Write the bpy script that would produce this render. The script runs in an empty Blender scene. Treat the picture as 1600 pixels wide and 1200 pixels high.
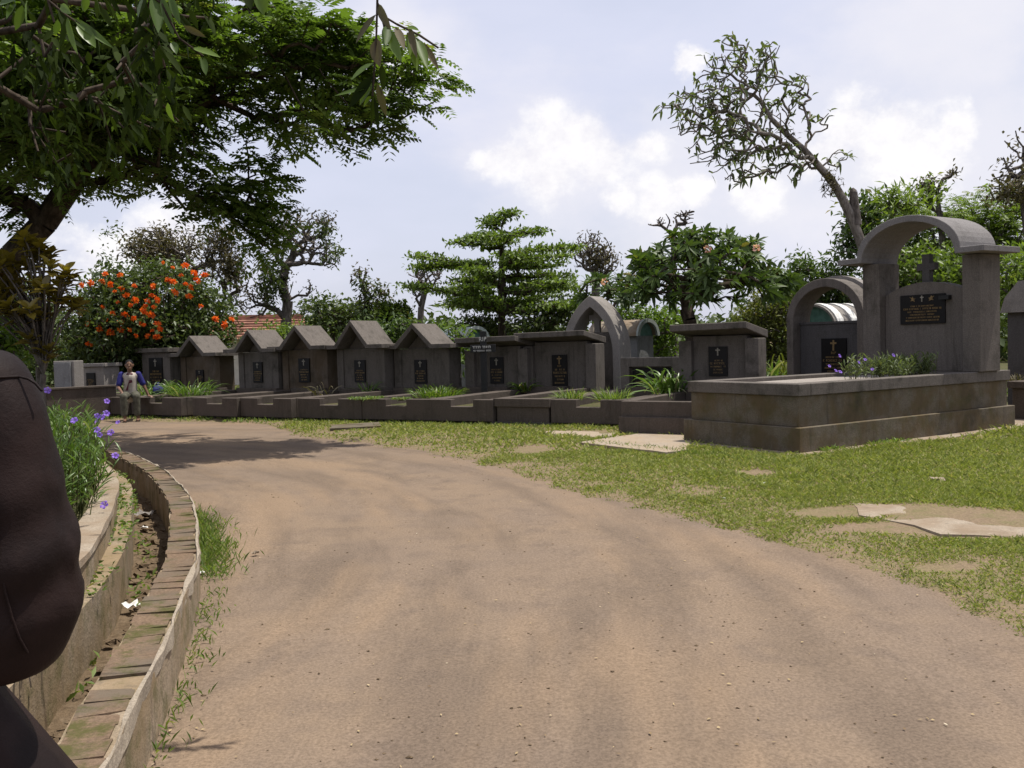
import bpy, math, random
import numpy as np
from mathutils import Matrix, Vector

# ------------------------------------------------------------------ camera, sky, sun, exposure
SC = bpy.context.scene
COL = SC.collection
F, Y0, ROLL, CAMH = 1400.0, 540.0, math.radians(1.5), 1.3     # focal length and horizon in photo pixels (1600 wide)
PITCH = math.atan((600 - Y0) / F)
cam = bpy.data.cameras.new('camera')
cam.sensor_width = 36.0
cam.lens = F / 1600 * 36.0
cam.clip_start, cam.clip_end = 0.05, 2000
camo = bpy.data.objects.new('camera', cam)
COL.objects.link(camo)
camo.matrix_world = Matrix.Translation((0, 0, CAMH)) @ Matrix.Rotation(math.pi / 2 - PITCH, 4, 'X') @ Matrix.Rotation(-ROLL, 4, 'Z')
SC.camera = camo

SUN_AZ = np.array([0.94, 0.341])        # horizontal direction towards the sun
SUN_EL = math.radians(72)
SUN = Vector((SUN_AZ[0] * math.cos(SUN_EL), SUN_AZ[1] * math.cos(SUN_EL), math.sin(SUN_EL)))
sl = bpy.data.lights.new('sun', 'SUN')
sl.energy, sl.angle, sl.color = 5.0, math.radians(0.53), (1.0, 0.95, 0.87)
so = bpy.data.objects.new('sun', sl)
COL.objects.link(so)
so.rotation_euler = (-SUN).to_track_quat('-Z', 'Y').to_euler()
so.location = (10, 10, 30)

def ray(px, py):
    U, V = px - 800, 600 - py
    u = U * math.cos(ROLL) + V * math.sin(ROLL)
    v = -U * math.sin(ROLL) + V * math.cos(ROLL)
    x, zu = u / F, v / F
    c, s = math.cos(PITCH), math.sin(PITCH)
    return np.array([x, c + zu * s, -s + zu * c])
def at(px, py, d):                     # the world point seen at a photo pixel, d metres ahead
    r = ray(px, py)
    return np.array([0, 0, CAMH]) + r * (d / r[1])
def gp(px, py, z=0.0):                 # the point of a level surface seen at a photo pixel
    r = ray(px, py)
    return np.array([0, 0, CAMH]) + r * ((z - CAMH) / r[2])

SC.view_settings.view_transform = 'Standard'
SC.view_settings.look = 'None'
SC.view_settings.exposure = 0.22
SC.view_settings.gamma = 1.0
SC.view_settings.use_curve_mapping = False
SC.render.engine = 'CYCLES'
SC.cycles.use_denoising = True
SC.cycles.max_bounces = 8
SC.cycles.transparent_max_bounces = 8
SC.cycles.diffuse_bounces = 4

class NT:
    """small helper to wire node trees"""
    def __init__(s, tree):
        s.t = tree; s.n = tree.nodes; s.l = tree.links
    def node(s, kind, **kw):
        n = s.n.new(kind)
        for k, v in kw.items(): setattr(n, k, v)
        return n
    def put(s, sock, v):
        if isinstance(v, bpy.types.NodeSocket): s.l.new(v, sock)
        elif v is not None:
            if sock.type == 'RGBA' and len(v) == 3: v = (*v, 1)
            sock.default_value = v
    def math(s, op, a, b=None, c=None, clamp=False):
        n = s.node('ShaderNodeMath', operation=op, use_clamp=clamp)
        s.put(n.inputs[0], a)
        if b is not None: s.put(n.inputs[1], b)
        if c is not None: s.put(n.inputs[2], c)
        return n.outputs[0]
    def vmath(s, op, a, b=None):
        n = s.node('ShaderNodeVectorMath', operation=op)
        s.put(n.inputs[0], a)
        if b is not None: s.put(n.inputs[1], b)
        return n
    def mix(s, f, a, b, blend='MIX'):
        n = s.node('ShaderNodeMix', data_type='RGBA', blend_type=blend)
        s.put(n.inputs[0], f); s.put(n.inputs[6], a); s.put(n.inputs[7], b)
        return n.outputs[2]
    def noise(s, vec, scale, detail=4, rough=0.55, dist=0.0):
        n = s.node('ShaderNodeTexNoise')
        if vec is not None: s.l.new(vec, n.inputs['Vector'])
        n.inputs['Scale'].default_value = scale
        n.inputs['Detail'].default_value = detail
        n.inputs['Roughness'].default_value = rough
        n.inputs['Distortion'].default_value = dist
        return n.outputs[0]
    def ramp(s, v, lo, hi, a=0.0, b=1.0):
        n = s.node('ShaderNodeMapRange', interpolation_type='SMOOTHSTEP')
        s.put(n.inputs[0], v)
        for i, x in enumerate((lo, hi, a, b)): n.inputs[i + 1].default_value = x
        return n.outputs[0]
    def scale(s, vec, k):
        n = s.node('ShaderNodeMapping'); s.l.new(vec, n.inputs[0]); n.inputs[3].default_value = k
        return n.outputs[0]

def make_world():
    w = bpy.data.worlds.new('World'); SC.world = w; w.use_nodes = True
    t = NT(w.node_tree); t.n.clear()
    sky = t.node('ShaderNodeTexSky', sky_type='NISHITA', sun_disc=False)
    sky.sun_elevation = SUN_EL
    sky.sun_rotation = math.atan2(SUN_AZ[0], SUN_AZ[1])
    sky.altitude, sky.air_density, sky.dust_density, sky.ozone_density = 100, 1.2, 2.5, 1.0
    g = t.node('ShaderNodeTexCoord').outputs['Generated']
    def wander(vec, sc, amp):
        n = t.node('ShaderNodeTexNoise'); t.l.new(vec, n.inputs['Vector']); n.inputs['Scale'].default_value = sc; n.inputs['Detail'].default_value = 6; n.inputs['Roughness'].default_value = 0.62
        c = t.vmath('SUBTRACT', n.outputs['Color'], (0.5, 0.5, 0.5)).outputs[0]
        s = t.node('ShaderNodeVectorMath', operation='SCALE'); t.l.new(c, s.inputs[0]); s.inputs[3].default_value = amp
        return t.vmath('ADD', vec, s.outputs[0]).outputs[0]
    fine = t.noise(t.scale(g, (1, 1, 1.2)), 34.0, 9, 0.66)
    body = t.noise(t.scale(g, (1, 1, 1.5)), 11.0, 7, 0.6)
    # milky veil over the whole sky, thicker in drifting bands
    veil = t.ramp(t.noise(t.scale(g, (1, 1, 2.6)), 2.3, 5, 0.55), 0.36, 0.66, 0.74, 0.90)
    base = t.mix(veil, sky.outputs[0], (6.55, 6.75, 8.15, 1))
    # soft, thin cloud
    thin = t.ramp(t.noise(t.scale(g, (1, 1, 2.0)), 3.4, 7, 0.58), 0.50, 0.78, 0.0, 0.75)
    col = t.mix(thin, base, (7.5, 7.4, 8.1, 1))
    # heaped clouds standing at their own bearings (photo pixel, radius in pixels)
    heaps = [(868, 212, 40), (905, 232, 52), (845, 240, 48), (800, 247, 40), (765, 250, 26), (950, 255, 42), (870, 262, 60),
             (1330, 200, 36), (1370, 215, 40), (1290, 230, 36), (1480, 200, 26), (1420, 250, 55),
             (1010, 235, 30), (1075, 305, 26), (1030, 320, 34), (985, 310, 28), (1080, 110, 22), (1180, 290, 40),
             (60, 130, 90), (250, 360, 60), (170, 400, 60),
             (-300, 250, 160), (-700, 300, 200), (2000, 250, 180), (2400, 300, 200)]
    def field(vec):
        best = None
        for px, py, r in heaps:
            c = ray(px, py); c = c / np.linalg.norm(c)
            dn = t.vmath('DISTANCE', vec, tuple(c)).outputs['Value']
            v = t.math('MULTIPLY_ADD', dn, -F / r, 1.0)
            best = v if best is None else t.math('SMOOTH_MAX', best, v, 0.25)
        return best
    gn = t.vmath('NORMALIZE', g).outputs[0]
    bank = None                                     # broad soft bank low behind the trees, centre to right
    for px, py, r in ((900, 285, 120), (1040, 285, 130), (1200, 280, 140), (1360, 265, 150), (1540, 255, 170), (1750, 250, 200), (620, 60, 90), (1500, 40, 160)):
        c = ray(px, py); c = c / np.linalg.norm(c); v = t.math('MULTIPLY_ADD', t.vmath('DISTANCE', wander(gn, 5.0, 0.10), tuple(c)).outputs['Value'], -F / r, 1.0)
        bank = v if bank is None else t.math('SMOOTH_MAX', bank, v, 0.4)
    bank = t.math('ADD', bank, t.math('MULTIPLY_ADD', body, 1.4, -0.7))
    col = t.mix(t.ramp(bank, -0.35, 0.85, 0.0, 0.65), col, (7.95, 7.8, 8.25, 1))
    f = field(wander(gn, 9.0, 0.085))
    f = t.math('ADD', f, t.math('MULTIPLY_ADD', body, 1.1, -0.55))
    f = t.math('ADD', f, t.math('MULTIPLY_ADD', fine, 1.0, -0.5))
    mask = t.ramp(f, -0.30, 0.52, 0.0, 0.90)
    puff = t.math('ADD', t.math('MULTIPLY', fine, 0.6), t.math('MULTIPLY', body, 0.6))
    lit = t.mix(t.ramp(puff, 0.42, 0.72), (7.6, 7.45, 8.0, 1), (9.1, 8.95, 8.95, 1))
    col = t.mix(mask, col, lit)
    bg = t.node('ShaderNodeBackground'); t.l.new(col, bg.inputs[0]); bg.inputs[1].default_value = 0.1
    out = t.node('ShaderNodeOutputWorld'); t.l.new(bg.outputs[0], out.inputs[0])
make_world()

# ------------------------------------------------------------------ materials
def newmat(name):
    m = bpy.data.materials.new(name); m.use_nodes = True
    t = NT(m.node_tree); t.n.clear()
    out = t.node('ShaderNodeOutputMaterial')
    b = t.node('ShaderNodeBsdfPrincipled'); t.l.new(b.outputs[0], out.inputs[0])
    return m, t, b, out
def bump(t, b, h, strength=0.3, dist=0.02):
    n = t.node('ShaderNodeBump'); n.inputs['Strength'].default_value = strength; n.inputs['Distance'].default_value = dist
    t.l.new(h, n.inputs['Height']); t.l.new(n.outputs[0], b.inputs['Normal'])
def wpos(t): return t.node('ShaderNodeNewGeometry').outputs['Position']

def mat_plain(name, c, rough=0.6, spec=0.3, var=0.15, scale=8.0, bmp=0.0):
    m, t, b, o = newmat(name)
    p = wpos(t); n = t.noise(p, scale, 5)
    k = t.ramp(n, 0.3, 0.7, 1 - var, 1 + var)
    b.inputs['Base Color'].default_value = (*c, 1)
    t.l.new(t.mix(1.0, (*c, 1), k, 'MULTIPLY'), b.inputs['Base Color'])
    b.inputs['Roughness'].default_value = rough; b.inputs['Specular IOR Level'].default_value = spec
    if bmp: bump(t, b, t.noise(p, scale * 6, 5), bmp, 0.01)
    return m

def mat_concrete(name, c, stain=(0.030, 0.028, 0.020), brown=None, bscale=1.0, moss=0.0, amount=0.75):
    """weathered cement: speckled grain, rain streaks, dark algae stains"""
    m, t, b, o = newmat(name)
    p = wpos(t)
    grain = t.noise(p, 90, 3, 0.7)
    blot = t.noise(p, 2.3, 6, 0.65)
    streak = t.noise(t.scale(p, (4, 4, 0.8)), 1.9, 7, 0.7, 0.6)
    col = t.mix(t.ramp(grain, 0.3, 0.75), tuple(x * 0.72 for x in c), tuple(x * 1.25 for x in c))
    if brown is not None: col = t.mix(t.ramp(t.noise(p, 3.1, 5, 0.6), 0.38, 0.64), col, brown)
    col = t.mix(t.ramp(streak, 0.46, 0.85, 0, amount * 0.75), col, stain)
    col = t.mix(t.ramp(blot, 0.5, 0.8, 0, amount), col, stain)
    drip = t.noise(t.scale(p, (11, 11, 0.55)), 1.4, 6, 0.7, 0.4)
    col = t.mix(t.math('MULTIPLY', t.ramp(drip, 0.52, 0.72, 0, amount), t.ramp(t.noise(p, 1.1, 3), 0.4, 0.6)), col, tuple(x * 0.45 for x in c))
    col = t.mix(t.ramp(t.noise(p, 7, 6, 0.75), 0.60, 0.75, 0, 0.5), col, tuple(x * 1.55 for x in c))
    if moss: col = t.mix(t.ramp(t.noise(p, 5.5, 6, 0.7), 0.48, 0.64, 0, moss), col, (0.055, 0.06, 0.012))
    t.l.new(col, b.inputs['Base Color'])
    b.inputs['Roughness'].default_value = 0.9; b.inputs['Specular IOR Level'].default_value = 0.15
    h = t.math('ADD', t.math('MULTIPLY', grain, 0.5), t.noise(p, 18, 6, 0.7))
    bump(t, b, h, 0.45 * bscale, 0.012)
    return m

def mat_leaf(name, c1, c2, c3=None, transl=0.3, rough=0.45, spec=0.35):
    m, t, b, o = newmat(name)
    a = t.node('ShaderNodeAttribute', attribute_name='rnd').outputs['Fac']
    col = t.mix(t.ramp(a, 0.0, 0.85), (*c1, 1), (*c2, 1))
    if c3 is not None: col = t.mix(t.ramp(a, 0.86, 0.97), col, (*c3, 1))
    t.l.new(col, b.inputs['Base Color'])
    b.inputs['Roughness'].default_value = rough; b.inputs['Specular IOR Level'].default_value = spec
    tr = t.node('ShaderNodeBsdfTranslucent')
    t.l.new(t.mix(1.0, col, (1.25, 1.35, 0.55, 1), 'MULTIPLY'), tr.inputs[0])
    mx = t.node('ShaderNodeMixShader'); mx.inputs[0].default_value = transl
    t.l.new(b.outputs[0], mx.inputs[1]); t.l.new(tr.outputs[0], mx.inputs[2]); t.l.new(mx.outputs[0], o.inputs[0])
    return m

def mat_bark(name, c, c2):
    m, t, b, o = newmat(name)
    p = wpos(t); n = t.noise(t.scale(p, (1, 1, 0.4)), 14, 6, 0.7)
    t.l.new(t.mix(t.ramp(n, 0.35, 0.65), (*c, 1), (*c2, 1)), b.inputs['Base Color'])
    b.inputs['Roughness'].default_value = 0.95; b.inputs['Specular IOR Level'].default_value = 0.1
    bump(t, b, n, 0.5, 0.02)
    return m

M = {}
M['cement'] = mat_concrete('weathered_cement', (0.132, 0.115, 0.100), amount=0.95)
M['cement_b'] = mat_concrete('brownish_cement', (0.122, 0.096, 0.073), brown=(0.095, 0.070, 0.046), amount=0.8)
M['cement_brown'] = mat_concrete('brown_cement', (0.140, 0.118, 0.088), brown=(0.105, 0.078, 0.044), moss=0.25)
M['cement_kerb'] = mat_concrete('kerb_cement', (0.096, 0.078, 0.065), amount=0.8)
M['cement_light'] = mat_concrete('light_cement', (0.235, 0.215, 0.195), amount=0.35)
M['cement_grey'] = mat_concrete('grey_cement', (0.20, 0.20, 0.20), amount=0.45)
M['cement_dark'] = mat_concrete('dark_cement', (0.085, 0.080, 0.078))
M['plaster'] = mat_concrete('ditch_plaster', (0.275, 0.215, 0.150), stain=(0.085, 0.064, 0.032), brown=(0.225, 0.165, 0.098), moss=0.5, amount=0.6)
M['plaster_lip'] = mat_concrete('plaster_lip', (0.28, 0.235, 0.18), stain=(0.2, 0.17, 0.11), amount=0.4)
M['slab'] = mat_concrete('path_concrete', (0.31, 0.255, 0.195), stain=(0.17, 0.13, 0.085), brown=(0.30, 0.235, 0.165), amount=0.5)
M['pale_slab'] = mat_concrete('pale_concrete', (0.30, 0.25, 0.19), stain=(0.15, 0.11, 0.072), brown=(0.22, 0.165, 0.112), amount=0.5)
M['granite'] = mat_plain('black_granite', (0.007, 0.006, 0.006), 0.4, 0.2, 0.3, 60)
M['gold'] = mat_plain('gold_lettering', (0.17, 0.11, 0.042), 0.5, 0.4, 0.3, 40)
M['white_paint'] = mat_plain('white_paint', (0.62, 0.61, 0.58), 0.6, 0.3, 0.15, 20)
M['silver_paint'] = mat_plain('silver_lettering', (0.24, 0.22, 0.18), 0.5, 0.3, 0.2, 30)
M['black_wood'] = mat_plain('black_painted_wood', (0.012, 0.012, 0.012), 0.5, 0.3, 0.3, 20)
M['mint'] = mat_concrete('mint_glaze', (0.36, 0.40, 0.38), stain=(0.30, 0.25, 0.18), amount=0.5)
M['mint_dark'] = mat_plain('mint_dark', (0.10, 0.19, 0.16), 0.7, 0.2, 0.2, 10)
M['roof_tile'] = mat_plain('clay_tile', (0.32, 0.165, 0.115), 0.85, 0.15, 0.35, 3)
M['house_wall'] = mat_plain('house_wall', (0.55, 0.50, 0.42), 0.9, 0.2, 0.1, 3)
M['bark'] = mat_bark('dark_bark', (0.030, 0.022, 0.016), (0.085, 0.066, 0.050))
M['bark_pale'] = mat_bark('pale_bark', (0.10, 0.085, 0.072), (0.235, 0.21, 0.185))
M['bark_mid'] = mat_bark('grey_bark', (0.06, 0.05, 0.042), (0.15, 0.13, 0.115))
M['stem'] = mat_bark('green_stem', (0.06, 0.07, 0.02), (0.10, 0.10, 0.035))
M['brick'] = mat_concrete('old_brick', (0.160, 0.108, 0.070), stain=(0.060, 0.048, 0.030), brown=(0.125, 0.098, 0.070), moss=0.8, amount=0.6)
M['gravel'] = mat_concrete('gravel', (0.28, 0.25, 0.22), amount=0.4)

# ------------------------------------------------------------------ geometry helpers
def tag(o, label=None, cat=None, group=None, kind=None):
    if label: o['label'] = label
    if cat: o['category'] = cat
    if group: o['group'] = group
    if kind: o['kind'] = kind
    return o
def empty(name, loc=(0, 0, 0), rz=0.0, label=None, cat=None, group=None):
    o = bpy.data.objects.new(name, None); COL.objects.link(o)
    o.location = loc; o.rotation_euler = (0, 0, rz); o.empty_display_size = 0.2
    return tag(o, label, cat, group)
def link(name, me, mat=None, parent=None, bevel=0.0, smooth=False):
    o = bpy.data.objects.new(name, me); COL.objects.link(o)
    if mat is not None and len(me.materials) == 0: me.materials.append(mat)
    if parent is not None: o.parent = parent
    if bevel:
        b = o.modifiers.new('bevel', 'BEVEL'); b.width = bevel; b.segments = 1; b.limit_method = 'ANGLE'; b.angle_limit = math.radians(40)
    if smooth: me.polygons.foreach_set('use_smooth', np.ones(len(me.polygons), bool))
    return o
def np_mesh(name, V, Fa, rnd=None):
    V = np.asarray(V, np.float32); Fa = np.asarray(Fa, np.int32); k = Fa.shape[1]
    me = bpy.data.meshes.new(name)
    me.vertices.add(len(V)); me.vertices.foreach_set('co', V.ravel())
    me.loops.add(Fa.size); me.loops.foreach_set('vertex_index', Fa.ravel())
    me.polygons.add(len(Fa)); me.polygons.foreach_set('loop_start', np.arange(0, Fa.size, k, dtype=np.int32))
    me.update(calc_edges=True)
    if rnd is not None:
        a = me.attributes.new('rnd', 'FLOAT', 'POINT'); a.data.foreach_set('value', np.asarray(rnd, np.float32))
    return me

class MB:
    def __init__(s): s.v = []; s.f = []
    def add(s, V, Fs):
        k = len(s.v); s.v += [tuple(map(float, p)) for p in V]; s.f += [tuple(i + k for i in f) for f in Fs]; return s
    def box(s, x0, x1, y0, y1, z0, z1):
        return s.add([(x0, y0, z0), (x1, y0, z0), (x1, y1, z0), (x0, y1, z0), (x0, y0, z1), (x1, y0, z1), (x1, y1, z1), (x0, y1, z1)],
                     [(0, 3, 2, 1), (4, 5, 6, 7), (0, 1, 5, 4), (1, 2, 6, 5), (2, 3, 7, 6), (3, 0, 4, 7)])
    def prism(s, poly, x0, x1):            # poly: (y, z) outline, extruded along x
        n = len(poly)
        V = [(x0, y, z) for y, z in poly] + [(x1, y, z) for y, z in poly]
        return s.add(V, [tuple(range(n))[::-1], tuple(range(n, 2 * n))] + [(i, (i + 1) % n, n + (i + 1) % n, n + i) for i in range(n)])
    def strip(s, outer, inner, x0, x1):    # closed band between two (y, z) polylines, extruded along x
        n = len(outer); o = []
        for x in (x0, x1): o += [(x, y, z) for y, z in outer] + [(x, y, z) for y, z in inner]
        Fs = []
        for i in range(n - 1):
            Fs += [(i, i + 1, n + i + 1, n + i)[::-1], (2 * n + i, 2 * n + i + 1, 3 * n + i + 1, 3 * n + i),
                   (i, i + 1, 2 * n + i + 1, 2 * n + i), (n + i, 3 * n + i, 3 * n + i + 1, n + i + 1)]
        Fs += [(0, 2 * n, 3 * n, n), (n - 1, 2 * n - 1, 4 * n - 1, 3 * n - 1)]
        return s.add(o, Fs)
    def build(s, name, mat, parent=None, bevel=0.0, smooth=False):
        me = bpy.data.meshes.new(name); me.from_pydata(s.v, [], s.f); me.update()
        import bmesh
        bm = bmesh.new(); bm.from_mesh(me); bmesh.ops.recalc_face_normals(bm, faces=bm.faces); bm.to_mesh(me); bm.free()
        return link(name, me, mat, parent, bevel, smooth)

def vnoise(x, y, seed=0, octaves=4):
    """smooth value noise on arrays, about -1 to 1"""
    out = np.zeros_like(x, dtype=float); amp = 1.0; tot = 0
    for o in range(octaves):
        xi, yi = np.floor(x).astype(int), np.floor(y).astype(int); fx, fy = x - xi, y - yi
        fx, fy = fx * fx * (3 - 2 * fx), fy * fy * (3 - 2 * fy)
        def h(a, b):
            n = (a * 374761393 + b * 668265263 + (seed + o * 17) * 1274126177) & 0x7fffffff
            n = ((n ^ (n >> 13)) * 1274126177) & 0x7fffffff
            return ((n ^ (n >> 16)) & 0xffff) / 32767.5 - 1
        v = (h(xi, yi) * (1 - fx) + h(xi + 1, yi) * fx) * (1 - fy) + (h(xi, yi + 1) * (1 - fx) + h(xi + 1, yi + 1) * fx) * fy
        out += v * amp; tot += amp; amp *= 0.5; x, y = x * 2.03 + 5.1, y * 2.03 + 1.7
    return out / tot
def inpoly(x, y, poly):
    r = np.zeros(x.shape, bool); n = len(poly)
    for i in range(n):
        (x1, y1), (x2, y2) = poly[i][:2], poly[(i + 1) % n][:2]
        if y1 == y2: continue
        c = ((y1 > y) != (y2 > y)) & (x < (x2 - x1) * (y - y1) / (y2 - y1) + x1)
        r ^= c
    return r
def sheet(name, mask, x0, x1, y0, y1, step, zf, mat):
    nx, ny = int((x1 - x0) / step) + 1, int((y1 - y0) / step) + 1
    X, Y = np.meshgrid(x0 + np.arange(nx) * step, y0 + np.arange(ny) * step)
    cx, cy = X[:-1, :-1] + step / 2, Y[:-1, :-1] + step / 2
    keep = mask(cx, cy)
    idx = np.arange(nx * ny).reshape(ny, nx)
    Fq = np.stack([idx[:-1, :-1], idx[:-1, 1:], idx[1:, 1:], idx[1:, :-1]], -1)[keep]
    used = np.unique(Fq); remap = np.full(nx * ny, -1); remap[used] = np.arange(len(used))
    V = np.stack([X.ravel(), Y.ravel(), zf(X, Y).ravel()], 1)[used]
    return link(name, np_mesh(name, V, remap[Fq]), mat, smooth=True)
def spline(pts, n):
    P = np.array(pts, float); P = np.vstack([2 * P[0] - P[1], P, 2 * P[-1] - P[-2]])
    out = []
    for i in range(1, len(P) - 2):
        for t in np.linspace(0, 1, n, endpoint=False):
            a, b, c, d = P[i - 1:i + 3]
            out.append(0.5 * (2 * b + (c - a) * t + (2 * a - 5 * b + 4 * c - d) * t * t + (3 * b - a - 3 * c + d) * t ** 3))
    out.append(P[-2]); return np.array(out)
def resample(P, step):
    s = np.concatenate([[0], np.cumsum(np.linalg.norm(np.diff(P, axis=0), axis=1))])
    q = np.arange(0, s[-1], step)
    return np.stack([np.interp(q, s, P[:, k]) for k in range(P.shape[1])], 1)
def normals2(P):
    T = np.gradient(P, axis=0); T /= np.linalg.norm(T, axis=1)[:, None]
    return T, np.stack([-T[:, 1], T[:, 0]], 1)          # left normal
def sweep(name, P, prof, mat, parent=None, jit=0.0, seed=1, smooth=False):
    """prof: closed (offset to the left, z) outline carried along a plan curve"""
    T, N = normals2(P); n, k = len(P), len(prof)
    rs = np.random.RandomState(seed); V = []
    for j, (o, z) in enumerate(prof):
        s = np.arange(n) * 0.31
        dj = jit * vnoise(s, s * 0 + j * 3.3, seed, 3) if jit else np.zeros(n)
        zj = jit * vnoise(s, s * 0 + j * 5.7 + 40, seed + 5, 3) if (jit and z > 0.05) else np.zeros(n)
        V.append(np.column_stack([P + N * (o + dj)[:, None], z + zj]))
    V = np.stack(V, 1).reshape(-1, 3); Fq = []
    for i in range(n - 1):
        for j in range(k):
            j2 = (j + 1) % k; Fq.append((i * k + j, i * k + j2, (i + 1) * k + j2, (i + 1) * k + j))
    m = MB(); m.add(V, Fq); m.add(V[:k], [tuple(range(k))]); m.add(V[-k:], [tuple(range(k))])
    return m.build(name, mat, parent, smooth=smooth)

# ------------------------------------------------------------------ leaves, branches
def unit(a): return a / np.maximum(np.linalg.norm(a, axis=-1, keepdims=True), 1e-9)
def rdir(rs, n): return unit(rs.normal(size=(n, 3)))
def leaf_mesh(P, A, Nn, L, W, rnd, droop=0.0, segs=1, fold=0.15):
    """P base, A axis, Nn normal: pointed leaves, each a few faces with a folded midrib"""
    n = len(P); A = unit(A); S = unit(np.cross(A, Nn)); Nn = np.cross(S, A)
    L = np.broadcast_to(L, n)[:, None]; W = np.broadcast_to(W, n)[:, None]; D = np.array([0, 0, -1.0])
    if segs == 1:
        mid = P + A * L * 0.45 + Nn * W * fold + D * L * droop * 0.2
        V = np.stack([P, mid - S * W * 0.5, P + A * L + D * L * droop, mid + S * W * 0.5], 1).reshape(-1, 3)
        b = np.arange(n)[:, None] * 4
        Fa = np.concatenate([b + [0, 1, 2], b + [0, 2, 3]])
        return V, Fa, np.repeat(rnd, 4)
    ts = np.linspace(0, 1, segs + 2)[1:-1]; rows = [P]
    for tt in ts:
        w = W * 0.5 * math.sin(math.pi * tt ** 0.8) ** 0.8
        c = P + A * L * tt + D * L * droop * tt * tt
        rows += [c - S * w + Nn * w * fold * 2, c, c + S * w + Nn * w * fold * 2]
    rows.append(P + A * L + D * L * droop)
    k = len(rows); V = np.stack(rows, 1).reshape(-1, 3); b = np.arange(n)[:, None] * k
    Fs = [b + [0, 2, 1], b + [0, 3, 2]]
    for i in range(segs - 1):
        q = 1 + 3 * i
        for c in (0, 1): Fs += [b + [q + c, q + c + 1, q + c + 4], b + [q + c, q + c + 4, q + c + 3]]
    q = 1 + 3 * (segs - 1)
    Fs += [b + [q, q + 1, k - 1], b + [q + 1, q + 2, k - 1]]
    return V, np.concatenate(Fs), np.repeat(rnd, k)
def join(parts):
    V, Fa, R, k = [], [], [], 0
    for v, f, r in parts: V.append(v); Fa.append(f + k); R.append(r); k += len(v)
    return np.concatenate(V), np.concatenate(Fa), np.concatenate(R)
def foliage(name, parts, mat, parent=None, kind=None):
    V, Fa, R = join(parts)
    o = link(name, np_mesh(name, V, Fa, R), mat, parent)
    if kind: o['kind'] = kind
    return o
def tube_mesh(P0, P1, R0, R1, sides=5):
    n = len(P0); ax = unit(P1 - P0); ref = np.where(np.abs(ax[:, 2:3]) > 0.9, [[1.0, 0, 0]], [[0, 0, 1.0]])
    a = unit(np.cross(ax, ref)); b = np.cross(ax, a); th = np.arange(sides) * 2 * math.pi / sides
    ring = a[:, None] * np.cos(th)[None, :, None] + b[:, None] * np.sin(th)[None, :, None]
    V = np.concatenate([P0[:, None] + ring * R0[:, None, None], P1[:, None] + ring * R1[:, None, None]], 1).reshape(-1, 3)
    base = np.arange(n)[:, None] * 2 * sides; Fs = []
    for i in range(sides):
        j = (i + 1) % sides; Fs.append(base + [i, j, sides + j, sides + i])
    return V, np.concatenate(Fs)
def grow(trunk, tips, rs, tip_r=0.01, expo=0.42, seg=0.5, wig=0.08, k0=1, reach=0.25, rmax=9.0, trunk_r=None):
    """joins every tip to the growing skeleton; returns edges with pipe-model radii and the tip directions"""
    nodes = [np.array(p, float) for p in trunk]; par = [-1] + list(range(len(trunk) - 1))
    plen = [0.0]
    for i in range(1, len(nodes)): plen.append(plen[-1] + np.linalg.norm(nodes[i] - nodes[i - 1]))
    top = nodes[-1]; tips = tips[np.argsort(np.linalg.norm(tips - nodes[k0], axis=1))]
    ends = []; A = np.array(nodes); PL = np.array(plen)
    for tp in tips:
        d = np.linalg.norm(A[k0:] - tp, axis=1)
        j = k0 + int(np.argmin(d + reach * PL[k0:]))
        p0 = nodes[j]; q = nodes[par[j]] if par[j] >= 0 else p0 - [0, 0, 1]
        dist = np.linalg.norm(tp - p0); dirn = (p0 - q) / max(np.linalg.norm(p0 - q), 1e-6)
        ctrl = p0 + dirn * dist * 0.35 + (tp - p0) * 0.15 + rs.normal(size=3) * wig * dist
        k = max(1, int(round(dist / seg))); prev = j; new = []
        for i in range(1, k + 1):
            t = i / k; pt = (1 - t) ** 2 * p0 + 2 * t * (1 - t) * ctrl + t * t * tp
            if i < k: pt = pt + rs.normal(size=3) * wig * seg
            nodes.append(pt); par.append(prev); plen.append(plen[prev] + np.linalg.norm(pt - nodes[prev])); new.append(pt); prev = len(nodes) - 1
        A = np.vstack([A, new]); PL = np.array(plen); ends.append(prev)
    cnt = np.zeros(len(nodes))
    for e in ends: cnt[e] += 1
    for i in range(len(nodes) - 1, 0, -1): cnt[par[i]] += cnt[i]
    R = np.minimum(tip_r * np.maximum(cnt, 1) ** expo, rmax)
    if trunk_r is not None:
        k = len(trunk); R[:k] = np.maximum(R[:k], np.linspace(trunk_r[0], trunk_r[1], k))
    N = np.array(nodes); pi = np.array(par[1:]); ci = np.arange(1, len(nodes))
    r0 = np.where(cnt[pi] > cnt[ci] * 1.6 + 1, R[ci] * 1.15, R[pi])
    td = unit(N[ends] - N[[par[e] for e in ends]])
    return (N[pi], N[ci], r0, R[ci]), N[ends], td
def wood(name, edges, mat, parent, sides=5):
    V, Fq = tube_mesh(*edges, sides=sides); return link(name, np_mesh(name, V, Fq), mat, parent, smooth=True)
def cloud(rs, ells, n, shell=0.0):
    """points spread through ellipsoids given as photo pixel, pixel radii, distance and depth radius"""
    w = np.array([e[2] * e[3] * (e[6] if len(e) > 6 else 1) for e in ells], float); w /= w.sum()
    ids = rs.choice(len(ells), n, p=w); out = np.zeros((n, 3))
    for i, e in enumerate(ells):
        m = ids == i; k = m.sum()
        if not k: continue
        u = rdir(rs, k) * (shell + (1 - shell) * rs.rand(k, 1)) ** 0.45
        c = at(e[0], e[1], e[4]); s = e[4] / F
        out[m] = c + u * np.array([e[2] * s, e[5], e[3] * s])
    return out
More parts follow.
